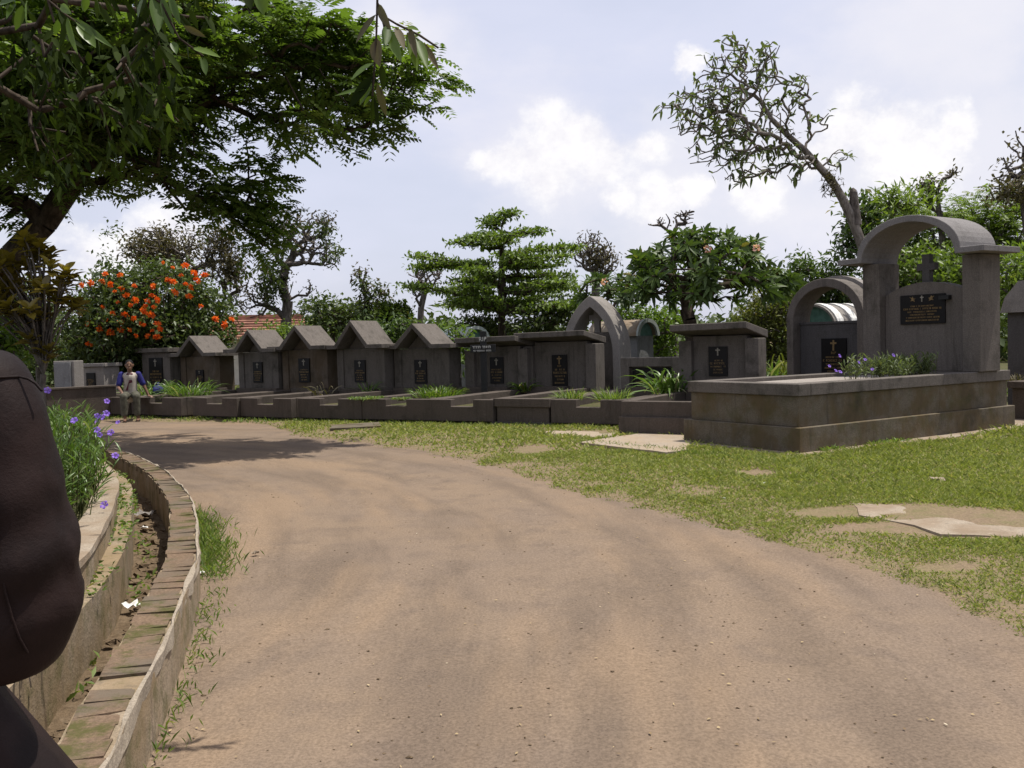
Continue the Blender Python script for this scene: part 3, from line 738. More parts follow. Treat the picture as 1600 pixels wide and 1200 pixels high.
# in local coordinates +x runs from road to headstone, +y towards the left neighbour
def gable(label, s, L, w, hs, dy=0.0, seed=1, eave=1.30, rise=0.46, half=0.44, wing=0.84, body=0.66, kz=0.45, plaque=(0.30, 0.46), pz=0.62, t0=-0.06, cm='cement'):
    g = empty('gable_tomb', rowp(s), RA + t0 + (0.0, 0.035, -0.03, 0.02, -0.025, 0.03)[seed % 6], label, 'grave', 'row of gable roofed tombs')
    kerb(g, hs + 0.1, w, kz)
    m = MB(); m.box(hs, hs + 0.42, dy - body, dy + body, 0, eave - 0.004); m.build('headstone', M[cm], g, 0.008)
    for sd in (-1, 1):
        m = MB(); m.box(hs - 0.025, hs - 0.001, dy + sd * (body - 0.09) - 0.09, dy + sd * (body - 0.09) + 0.09, 0.3, eave - 0.006); m.build('pilaster', M[cm], g, 0.005)
    m = MB(); m.prism([(dy - half * 0.86, eave - 0.002), (dy + half * 0.86, eave - 0.002), (dy, eave + rise * 0.82)], hs + 0.05, hs + 0.40); m.build('gable_wall', M[cm], g)
    th = 0.085; o = [(-wing, eave + th), (-half - 0.02, eave + th), (0, eave + rise + th), (half + 0.02, eave + th), (wing, eave + th)]
    i = [(-wing, eave), (-half + 0.03, eave), (0, eave + rise - 0.02), (half - 0.03, eave), (wing, eave)]
    m = MB(); m.strip([(dy + a, b) for a, b in o], [(dy + a, b) for a, b in i], hs - 0.30, hs + 0.52); m.build('roof', M['cement'], g, 0.006)
    inscription(g, hs - 0.03, dy + 0.02, pz, plaque[0], plaque[1], seed, lines=5)
    return g
def shed(label, s, L, w, hs, seed=1, h=1.36, body=0.62, dy=0.0, pos=None, ang=None, kz=0.45, pw=0.30, ph=0.52, pz=0.55, rip=False, knotch=0.42, over=0.34, cat_group='row of flat roofed tombs'):
    g = empty('flat_roof_tomb', pos or rowp(s), RA if ang is None else ang, label, 'grave', cat_group)
    kerb(g, hs + 0.1, w, kz, notch=knotch)
    m = MB(); m.box(hs + 0.10, hs + 0.40, dy - body + 0.1, dy + body - 0.1, 0, h - 0.05); m.build('headstone', M['cement'], g, 0.008)
    for sd in (-1, 1):
        m = MB(); m.box(hs, hs + 0.44, dy + sd * body - 0.105, dy + sd * body + 0.105, 0, h - 0.12 if sd > 0 else h - 0.10); m.build('side_pier', M['cement'], g, 0.008)
    # roof slab: level, its front thrown up and forward, the far end chamfered down
    m = MB(); x0, x1 = hs - over, hs + 0.5; y0, y1 = dy - body - 0.12, dy + body + 0.12
    V = [(x0, y1, h + 0.03), (x0, y0 + 0.10, h + 0.05), (x1, y0, h - 0.10), (x1, y1, h - 0.06), (x0, y1, h + 0.135), (x0, y0 + 0.10, h + 0.15), (x1, y0, h + 0.02), (x1, y1, h + 0.05)]
    m.add(V, [(0, 3, 2, 1), (4, 5, 6, 7), (0, 1, 5, 4), (1, 2, 6, 5), (2, 3, 7, 6), (3, 0, 4, 7)]); m.build('roof', M['cement'], g, 0.008)
    inscription(g, hs + 0.07, dy + 0.02, pz, pw, ph, seed, lines=5, rip=rip)
    return g

gable('gable tomb just right of the seated person, grass clump on its plot', -0.55, 3.0, 1.5, 2.7, 0.15, 1, eave=1.24, rise=0.40, plaque=(0.26, 0.30), pz=0.62, cm='cement_b')
gable('gable tomb second from the left in the row', 1.02, 3.0, 1.62, 2.7, 0.05, 2, eave=1.30, rise=0.42)
gable('gable tomb in the middle of the row of five', 2.65, 3.0, 1.22, 2.65, 0.15, 3, eave=1.33, rise=0.44, plaque=(0.32, 0.52), cm='cement_b')
gable('gable tomb fourth from the left with withered stalk before its plaque', 3.95, 3.0, 1.36, 2.6, 0.0, 4, eave=1.32, rise=0.50)
gable('nearest gable tomb, rightmost of the five, with wide eave ledges', 5.45, 3.0, 1.46, 2.75, -0.05, 5, eave=1.29, rise=0.42, body=0.68, wing=0.90, plaque=(0.30, 0.48), pz=0.58)
shed('flat roofed tomb behind the black wooden cross', 6.9, 3.0, 1.44, 3.0, 6, 1.34, 0.60, -0.25, pz=0.56)
shed('flat roofed tomb left of the pointed arch tomb', 8.2, 3.0, 1.16, 3.15, 7, 1.40, 0.66, -0.25, rip=True, pw=0.32, ph=0.60, pz=0.50)

def stepped_kerb(g, L, w, z1, mat='cement_kerb'):
    h = w / 2; m = MB(); m.box(0.04, L, -h + 0.04, h - 0.04, 0, z1 - 0.13); m.build('plinth', M[mat], g, 0.006)
    m = MB(); t = 0.16
    for a in ((0, t, -h, h), (t + .001, L, -h, -h + t), (t + .001, L, h - t, h)): m.box(*a, z1 - 0.131, z1)
    m.build('coping', M[mat], g, 0.006)
    m = MB(); m.box(-0.03, L, -h - 0.02, h + 0.02, -0.05, 0.10); m.build('footing', M['cement_dark'], g)
    m = MB(); m.box(t, L - 0.1, -h + t, h - t, z1 - 0.13, z1 - 0.07); m.build('infill', M['soil'], g)
def pointed_arch():
    g = empty('pointed_arch_tomb', rowp(9.28), RA - 0.05, 'tall pointed arch tomb with a small cross in its peak', 'grave')
    stepped_kerb(g, 3.4, 1.02, 0.47)
    x0, x1, zb, c = 3.95, 4.5, 1.10, 0.72
    def arc(half, spring, apex):
        pts = []
        for t in np.linspace(0, 1, 14):
            q = math.pi / 2 * 0.66; a = t * q; y = half * (math.cos(a) - math.cos(q)) / (1 - math.cos(q)); z = spring + (apex - spring) * math.sin(a) / math.sin(q)
            pts.append((y, z))
        return pts
    o, i = arc(0.62, 1.15, 2.24), arc(0.47, 1.10, 2.02)
    oo = [(0.62, 0.0)] + o; ii = [(0.47, 0.0)] + i
    full_o = oo + [(-y, z) for y, z in oo[::-1][1:]]; full_i = ii + [(-y, z) for y, z in ii[::-1][1:]]
    full_o = [(y + c, z) for y, z in full_o]; full_i = [(y + c, z) for y, z in full_i]
    m = MB(); m.strip(full_o, full_i, x0, x1); m.build('arch', M['cement_light'], g, 0.008)
    m = MB(); m.box(x0 + 0.22, x1 - 0.08, c - 0.468, c + 0.468, 0, 1.52); m.build('headstone', M['cement'], g, 0.006)
    m = MB(); m.box(x0 + 0.3, x0 + 0.38, c - 0.06, c + 0.06, 1.52, 2.0); m.box(x0 + 0.301, x0 + 0.379, c - 0.17, c + 0.17, 1.76, 1.87); m.build('cross', M['cement_light'], g, 0.004)
pointed_arch()
def low_tomb():
    g = empty('low_tomb', rowp(10.42), RA - 0.03, 'low tomb with a wide black plaque, right of the pointed arch', 'grave')
    kerb(g, 2.7, 1.26, 0.46, notch=0.40)
    h = 1.03; x = 2.55
    m = MB(); m.prism([(-0.56, 0), (0.56, 0), (0.56, h), (-0.56, h)], x + 0.12, x + 0.34); m.build('headstone', M['cement'], g, 0.006)
    m = MB()
    for a in ((-0.56, -0.40, 0, h), (0.40, 0.56, 0, h), (-0.399, 0.399, h - 0.16, h)): m.box(x, x + 0.119, *a)
    m.build('frame', M['cement'], g, 0.006)
    inscription(g, x + 0.09, 0.0, 0.46, 0.74, 0.38, 9, lines=3)
low_tomb()
def right_shed():
    p = np.array([2.0, 11.95]); a = math.radians(59)
    g = shed('flat roofed tomb between the grass clumps left of the big tomb', 0, 3, 1.2, 2.3, 8, 1.42, 0.53, -0.02, (p[0], p[1], 0), a, 0.5, pw=0.30, ph=0.46, pz=0.74, knotch=0)
    m = MB(); m.box(-0.05, 0.0, -0.62, 0.62, -0.05, 0.29); m.build('plinth', M['cement_kerb'], g, 0.005)
right_shed()

def round_arch():
    c = at(1288, 560, 14.6); a = math.radians(42)
    g = empty('round_arch_tomb', (c[0], c[1], 0), a, 'round arched dark tomb behind the big tomb', 'grave')
    def arc(r, zs, n=18): return [(r, 0.0)] + [(r * math.cos(t), zs + r * math.sin(t)) for t in np.linspace(0, math.pi, n)] + [(-r, 0.0)]
    m = MB(); m.strip(arc(0.68, 1.58), arc(0.56, 1.56), 0.0, 0.55); m.build('arch', M['cement'], g, 0.006)
    m = MB(); m.strip(arc(0.74, 1.575), arc(0.682, 1.578), 0.40, 0.62); m.build('arch_rib', M['cement_light'], g)
    m = MB(); m.box(0.22, 0.45, -0.557, 0.557, 0, 1.52); m.build('headstone', M['cement_dark'], g, 0.006)
    m = MB(); m.box(0.20, 0.46, -0.559, 0.559, 1.522, 1.56); m.build('ledge', M['cement_dark'], g)
    inscription(g, 0.19, -0.06, 0.62, 0.44, 0.66, 12, rip=True, lines=6)
    m = MB(); m.box(-2.4, -0.002, -0.6, 0.6, 0, 0.50); m.build('plinth', M['cement_kerb'], g, 0.006)
round_arch()

def vault_tomb(c, a, label, w, depth, zs, wallm, roofm, zb=0.0, ribs=False, roof_t=0.05, name='vault_tomb'):
    g = empty(name, (c[0], c[1], 0), a, label, 'grave')
    r = w / 2
    m = MB(); m.box(0.05, depth - 0.05, -r + 0.06, r - 0.06, zb, zs); m.build('wall', wallm, g, 0.006)
    def arc(q, n=16): return [(q * math.cos(t), zs + q * 0.82 * math.sin(t)) for t in np.linspace(0, math.pi, n)]
    m = MB(); m.strip(arc(r + roof_t), arc(r), 0, depth); m.build('roof', roofm, g, smooth=False)
    m = MB(); m.prism(arc(r - 0.01), 0.10, 0.14); m.build('tympanum', M['mint_dark'], g)
    if ribs:
        for k in range(4):
            m = MB(); x = 0.06 + k * depth / 4; m.strip(arc(r + roof_t + 0.03), arc(r + roof_t - 0.002), x, x + depth / 9); m.build('rib', M['white_paint'], g)
    else:
        m = MB(); m.strip(arc(r + roof_t + 0.02), arc(r - 0.03), -0.05, -0.001); m.build('roof_edge', M['mint'], g)
    return g
vault_tomb(at(1012, 560, 20.0), math.radians(140), 'mint edged vaulted tomb beside the pointed arch', 0.80, 1.3, 1.44, M['cement_grey'], M['pale_slab'])
vault_tomb(at(745, 560, 23), math.radians(140), 'white and green vaulted tomb behind the black cross', 0.85, 1.3, 1.42, M['cement_grey'], M['mint'])
vault_tomb(at(1268, 560, 18.5) , math.radians(28), 'white ribbed vault seen through the round arch', 1.2, 1.6, 1.45, M['cement_grey'], M['cement_light'], ribs=True)

def big_tomb():
    g = empty('canopy_tomb', (TB[0], TB[1], 0.0), TA, 'large tomb with an arched canopy, planter plot and black plaque', 'grave')
    W, L = TW, TL
    m = MB(); m.box(-0.04, L + 0.04, -0.04, W + 0.04, 0.03, 0.331); m.build('base_course', M['cement_brown'], g, 0.006)
    m = MB()
    t = 0.2
    m.prism([(0.03, 0.3315), (W - 0.03, 0.3315), (W - 0.03, 0.668), (0.03, 0.668)], 0.03, L - 0.03); m.build('plinth', M['cement_brown'], g, 0.005)
    m = MB()
    for b in ((0, t, 0, W), (t + .0005, L, 0, t), (t + .0005, L, W - t, W)): m.box(*b, 0.669, 0.804)
    m.build('coping', M['cement'], g, 0.007)
    m = MB(); m.box(t, L - 0.9, t, W - t, 0.66, 0.755); m.build('plot_soil', M['gravel'], g)
    s = 3.205
    m = MB(); m.box(s + 0.02, L - 0.002, t + .001, W - t - .001, 0.669, 0.802); m.build('step', M['cement'], g, 0.005)
    cw = 0.30
    for q in (-0.05, W - cw):
        m = MB(); m.box(s + 0.24, s + 0.70, q + 0.012, q + (cw if q > 0.5 else 0.27) - 0.012, 0.805, 2.326); m.build('column', M['cement'], g, 0.008)
    # headstone with low curved top between the columns
    n = 14; y0, y1 = 0.205, W - cw + 0.008
    top = [(y0 + (y1 - y0) * k / n, 1.86 + 0.16 * math.sin(math.pi * k / n) ** 0.8) for k in range(n + 1)]
    m = MB(); m.prism([(y0, 0.803), (y1, 0.803)] + top[::-1], s + 0.36, s + 0.58); m.build('headstone', M['cement'], g, 0.007)
    inscription(g, s + 0.335, W / 2 - 0.02, 1.45, 0.66, 0.40, 21, lines=6, doves=True, head=0.34)
    m = MB(); yc = W / 2 - 0.02; m.box(s + 0.42, s + 0.52, yc - 0.055, yc + 0.055, 1.98, 2.40); m.box(s + 0.421, s + 0.519, yc - 0.135, yc + 0.135, 2.18, 2.28); m.build('cross', M['cement_dark'], g, 0.006)
    # barrel canopy with level wings
    z, hw, ov, th = 2.33, 0.763, 0.223, 0.075; c = W / 2; rise = 0.50
    def arc(a, r): return [(c + a * math.cos(t), z + r * math.sin(t)) for t in np.linspace(0, math.pi, 22)]
    o = [(W + ov, z + th)] + [(c - (y - c) * -1, zz + th) for y, zz in arc(hw, rise)] + [(-ov, z + th)]
    i = [(W + ov, z)] + arc(hw - 0.075, rise - 0.012) + [(-ov, z)]
    m = MB(); m.strip(o, i, s, s + 0.842); r = m.build('canopy', M['cement_dark'], g, 0.006)
    r.data.materials.clear(); r.data.materials.append(M['canopy'])
    # lamp bracket on the right of the plaque
    m = MB(); m.box(s + 0.28, s + 0.358, 0.42, 0.56, 1.76, 1.82); m.build('bracket', M['black_wood'], g, 0.004)
M['canopy'] = mat_concrete('canopy_cement', (0.190, 0.178, 0.172), amount=0.35)
big_tomb()
def right_edge_tomb():
    p = gp(1590, 664); a = TA - 0.1
    g = empty('edge_tomb', (p[0] + 0.12, p[1] + 0.35, 0), a, 'dark tomb cut off at the right of the picture', 'grave')
    m = MB(); m.box(0, 3.2, -1.7, 0, 0, 0.50); m.build('plinth', M['cement_kerb'], g, 0.006)
    m = MB(); m.box(-0.05, 0.15, -1.75, 0.05, 0.502, 0.60); m.box(0.151, 3.2, -0.15, 0.05, 0.502, 0.60); m.build('coping', M['cement_kerb'], g, 0.006)
    q = at(1574, 540, 14.6) - np.array(g.location); lx, ly = q[0] * math.cos(a) + q[1] * math.sin(a), -q[0] * math.sin(a) + q[1] * math.cos(a)
    m = MB(); m.box(lx, lx + 0.4, ly - 1.5, ly, 0.0, 1.62); m.build('headstone', M['cement_dark'], g, 0.008)
    m = MB(); m.prism([(ly - 1.6, 1.622), (ly + 0.06, 1.622), (ly - 0.02, 1.86), (ly - 0.25, 2.12), (ly - 1.3, 2.12)], lx - 0.1, lx + 0.5); m.build('cap', M['cement_light'], g)
right_edge_tomb()

# tombs on the far left, behind the flower bed
def left_tombs():
    c = at(243, 560, 21.5)
    g = empty('wide_plaque_tomb', (c[0], c[1], 0), RA - 0.1, 'dark flat tomb with broad plaque behind the seated person', 'grave')
    m = MB(); m.box(0, 0.4, -0.55, 0.55, 0, 1.36); m.build('headstone', M['cement'], g, 0.008)
    m = MB(); m.box(-0.12, 0.5, -0.65, 0.65, 1.362, 1.46); m.build('roof', M['cement'], g, 0.006)
    inscription(g, -0.03, -0.02, 0.55, 0.52, 0.68, 31, lines=5)
    m = MB(); m.box(-2.6, -0.002, -0.62, 0.62, 0, 0.47); m.build('plinth', M['cement_kerb'], g, 0.006)
    c = at(140, 590, 21)
    g = empty('grey_block_tomb', (c[0], c[1], 0), RA + 0.15, 'pale grey block tomb with a small plaque at the far left', 'grave')
    m = MB(); m.box(0, 0.5, -0.42, 0.48, 0, 1.06); m.build('headstone', M['cement_light'], g, 0.01)
    m = MB(); m.box(-0.06, 0.55, -0.47, 0.53, 1.062, 1.14); m.build('cap', M['cement_light'], g, 0.006)
    inscription(g, -0.03, -0.05, 0.58, 0.26, 0.34, 33, cross=False, lines=5)
    c = at(101, 590, 20)
    g = empty('white_slab_tomb', (c[0], c[1], 0), RA + 0.2, 'whitewashed slab tomb behind the shrub trunk at far left', 'grave')
    m = MB(); m.box(0, 0.3, -0.26, 0.30, 0, 1.22); m.build('headstone', M['cement_light'], g, 0.01)
    m = MB(); m.box(-0.05, -0.002, -0.20, 0.24, 0.62, 1.18); m.build('white_panel', M['cement_grey'], g, 0.004)
    a = at(60, 622, 17.5); b = at(182, 618, 18.6); d = b - a; an = math.atan2(d[1], d[0]); Ln = float(np.hypot(d[0], d[1]))
    g = empty('low_kerb', (a[0], a[1], 0), an, 'long low dark kerb behind the flower bed', 'kerb')
    m = MB(); m.box(0, Ln, 0, 0.2, -0.05, 0.66); m.build('kerb_board', M['cement_kerb'], g, 0.006)
    m = MB(); m.box(-0.05, Ln + 0.05, -0.03, 0.23, 0.662, 0.70); m.build('coping', M['cement_kerb'], g, 0.004)
left_tombs()

def black_cross():
    b = at(757, 600, 16.6)
    g = empty('wooden_cross', (b[0], b[1], 0.0), RA - 0.12, 'black wooden grave cross lettered in white', 'cross')
    m = MB(); m.box(-0.02, 0.02, -0.065, 0.065, 0.2, 1.58); m.build('post', M['black_wood'], g, 0.004)
    m = MB(); m.box(-0.045, -0.021, -0.30, 0.28, 1.19, 1.33); arm = m.build('arm', M['black_wood'], g, 0.004)
    text('RIP', g, (-0.024, 0.0, 1.395), 0.115, M['white_paint'])
    m = MB(); r = random.Random(4)
    for (z0, h, l) in ((1.265, 0.045, 0.50), (1.205, 0.03, 0.40)):
        y = l / 2
        while y > -l / 2:
            w = h * r.uniform(0.4, 0.7)
            if r.random() > 0.12: m.box(-0.049, -0.046, y - w, y - w * 0.55, z0, z0 + h); m.box(-0.049, -0.046, y - w, y, z0 + h * 0.7, z0 + h)
            y -= w + h * 0.3
    m.build('lettering', M['white_paint'], arm)['kind'] = 'stuff'
black_cross()
# small things left on the graves
def small_things():
    M['blue'] = mat_plain('blue_cloth', (0.012, 0.016, 0.085), 0.7, 0.2, 0.3, 30)
    p = rowp(-0.3, 1.2); g = empty('blue_bag', (p[0], p[1], 0.45), 0.3, 'blue bag lying on the plot beside the seated person', 'bag')
    m = MB(); m.prism([(-0.22, 0), (0.22, 0), (0.25, 0.08), (0.18, 0.17), (0.05, 0.19), (-0.14, 0.18), (-0.24, 0.1)], -0.1, 0.1); m.build('pouch', M['blue'], g, 0.03)
    m = MB(); m.strip([(-0.1, 0.17), (-0.06, 0.25), (0.06, 0.25), (0.1, 0.17)], [(-0.085, 0.17), (-0.05, 0.235), (0.05, 0.235), (0.085, 0.17)], -0.02, 0.02); m.build('handle', M['blue'], g)
    b = gp(1022, 609, 0.5); g = empty('lunch_box', (b[0] + 0.05, b[1], 0.505), 0.5, 'white box with a straw left on the kerb', 'box')
    m = MB(); m.prism([(-0.12, 0), (0.12, 0), (0.14, 0.05), (-0.14, 0.05)], -0.08, 0.08); m.build('tray', M['white_paint'], g, 0.006)
    m = MB(); m.prism([(-0.14, 0.051), (0.14, 0.051), (0.11, 0.085), (-0.11, 0.085)], -0.085, 0.085); m.build('lid', M['white_paint'], g, 0.006)
    m = MB(); m.box(-0.006, 0.006, 0.06, 0.072, 0.08, 0.17); m.build('straw', M['white_paint'], g)
small_things()

# ------------------------------------------------------------------ trees and plants
M['lf_rain'] = mat_leaf('rain_tree_leaf', (0.040, 0.066, 0.014), (0.125, 0.195, 0.036), (0.18, 0.21, 0.05), 0.42, 0.5, 0.3)
M['lf_dark'] = mat_leaf('dark_leaf', (0.012, 0.020, 0.005), (0.034, 0.052, 0.010), (0.10, 0.10, 0.03), 0.30, 0.8, 0.06)
M['lf_bright'] = mat_leaf('fresh_leaf', (0.060, 0.105, 0.018), (0.130, 0.200, 0.030), (0.20, 0.21, 0.04), 0.35, 0.4, 0.35)
M['lf_tulip'] = mat_leaf('tulip_tree_leaf', (0.036, 0.054, 0.017), (0.100, 0.135, 0.042), (0.18, 0.19, 0.07), 0.28, 0.45, 0.3)
M['lf_layer'] = mat_leaf('tiered_tree_leaf', (0.060, 0.095, 0.022), (0.160, 0.225, 0.045), (0.21, 0.24, 0.06), 0.38, 0.45, 0.3)
M['lf_frangi'] = mat_leaf('frangipani_leaf', (0.036, 0.064, 0.018), (0.095, 0.145, 0.036), (0.24, 0.20, 0.05), 0.28, 0.5, 0.3)
M['lf_pale'] = mat_leaf('pale_leaf', (0.065, 0.090, 0.035), (0.135, 0.170, 0.065), (0.20, 0.20, 0.08), 0.3, 0.5, 0.3)
M['lf_dry'] = mat_leaf('dry_leaf', (0.070, 0.064, 0.035), (0.125, 0.105, 0.060), (0.19, 0.16, 0.10), 0.2, 0.7, 0.2)
M['lf_feather'] = mat_leaf('feathery_leaf', (0.085, 0.130, 0.026), (0.185, 0.255, 0.050), (0.24, 0.25, 0.09), 0.4, 0.5, 0.3)
M['lf_croton'] = mat_leaf('croton_leaf', (0.105, 0.080, 0.018), (0.23, 0.175, 0.028), (0.12, 0.05, 0.025), 0.33, 0.35, 0.45)
M['lf_yellow'] = mat_leaf('yellowing_leaf', (0.090, 0.110, 0.025), (0.165, 0.175, 0.050), (0.22, 0.16, 0.08), 0.3, 0.6, 0.2)
M['lf_far'] = mat_leaf('far_leaf', (0.050, 0.072, 0.026), (0.085, 0.115, 0.040), (0.12, 0.14, 0.06), 0.2, 0.6, 0.2)
M['lf_strap'] = mat_leaf('strap_leaf', (0.060, 0.110, 0.022), (0.130, 0.205, 0.045), (0.30, 0.30, 0.16), 0.35, 0.35, 0.4)
M['orange'] = mat_leaf('orange_petal', (0.70, 0.085, 0.015), (0.78, 0.19, 0.02), None, 0.3, 0.5, 0.2)
M['pink'] = mat_leaf('pink_petal', (0.70, 0.32, 0.30), (0.80, 0.55, 0.50), None, 0.3, 0.5, 0.2)
M['purple'] = mat_leaf('purple_petal', (0.20, 0.10, 0.55), (0.34, 0.20, 0.75), None, 0.3, 0.5, 0.2)

def tree(name, label, base, rs, trunk, tips, leaf, wood_m='bark_mid', tip_r=0.012, expo=0.42, seg=0.5, wig=0.08, k0=1, reach=0.25, rmax=0.6, sides=5, cat='tree', group=None, crown_name='crown', lmat='lf_far', trunk_r=None):
    """a tree thing: trunk and limbs as one part, crown of single leaves as the other"""
    b = np.array(base, float); g = empty(name, tuple(b), 0, label, cat, group)
    ed, tp, td = grow([np.array(p) for p in trunk], tips, rs, tip_r, expo, seg, wig, k0, reach, rmax, trunk_r)
    o = wood('trunk', ed, M[wood_m], g, sides); o.matrix_parent_inverse = Matrix.Translation(-Vector(b))
    parts = leaf(tp, td)
    if parts:
        o = foliage(crown_name, parts, M[lmat], g); o.matrix_parent_inverse = Matrix.Translation(-Vector(b))
    return g
def own(o, g): o.parent = g; o.matrix_parent_inverse = Matrix.Translation(-g.location); return o
def gr(px, d): p = at(px, 560, d); return np.array([p[0], p[1], -0.08])

# -- great spreading tree at the left
def rain_tree():
    rs = np.random.RandomState(11); d = 12.0
    b = at(-150, 560, d); b[2] = -0.06
    trunk = [b, at(-110, 560, d), at(-50, 480, d), at(20, 400, d), at(70, 350, d), at(112, 288, d), at(150, 245, d), at(215, 212, d)]
    E = [(420, 105, 180, 75, 12.4, 1.6), (560, 110, 110, 62, 12.6, 1.3), (640, 125, 62, 45, 12.6, 0.9), (300, 60, 190, 75, 11.5, 2.2), (150, 140, 170, 110, 10.8, 2.2, 1.6),
         (250, 262, 130, 28, 12, 1.4), (385, 310, 50, 40, 12.4, 0.8), (412, 372, 28, 42, 12.4, 0.6, 1.3), (320, 310, 75, 20, 12.2, 1.0), (480, 190, 105, 24, 12.4, 1.4), (575, 182, 50, 22, 12.4, 0.8),
         (50, 210, 90, 70, 10.8, 2.0, 1.4), (0, 320, 30, 26, 11.5, 0.8, 0.5), (100, 40, 180, 70, 10.8, 2.5, 1.3), (470, 45, 80, 36, 12, 1.4), (400, 250, 45, 22, 12.3, 0.8), (200, 130, 120, 80, 12.8, 2.0, 1.3), (-120, 200, 160, 140, 11, 2.2), 
         (250, 60, 260, 60, 14.5, 1.8), (-60, 60, 200, 90, 13.5, 2.2), (90, 150, 170, 120, 14.8, 1.8, 1.4), (60, 250, 110, 50, 13.5, 1.5, 1.2), (200, 200, 90, 40, 13, 1.2)]
    tips = cloud(rs, E, 1430)
    g = tree('rain_tree', 'huge dark spreading tree with feathery foliage over the road at left', b, rs, trunk, tips,
             lambda tp, td: [fronds(rs, tp, td, 7, 0.34, 12, 0.062, 0.3)], 'bark', 0.009, 0.42, 0.6, 0.07, 4, 0.25, 0.17, lmat='lf_rain')
rain_tree()

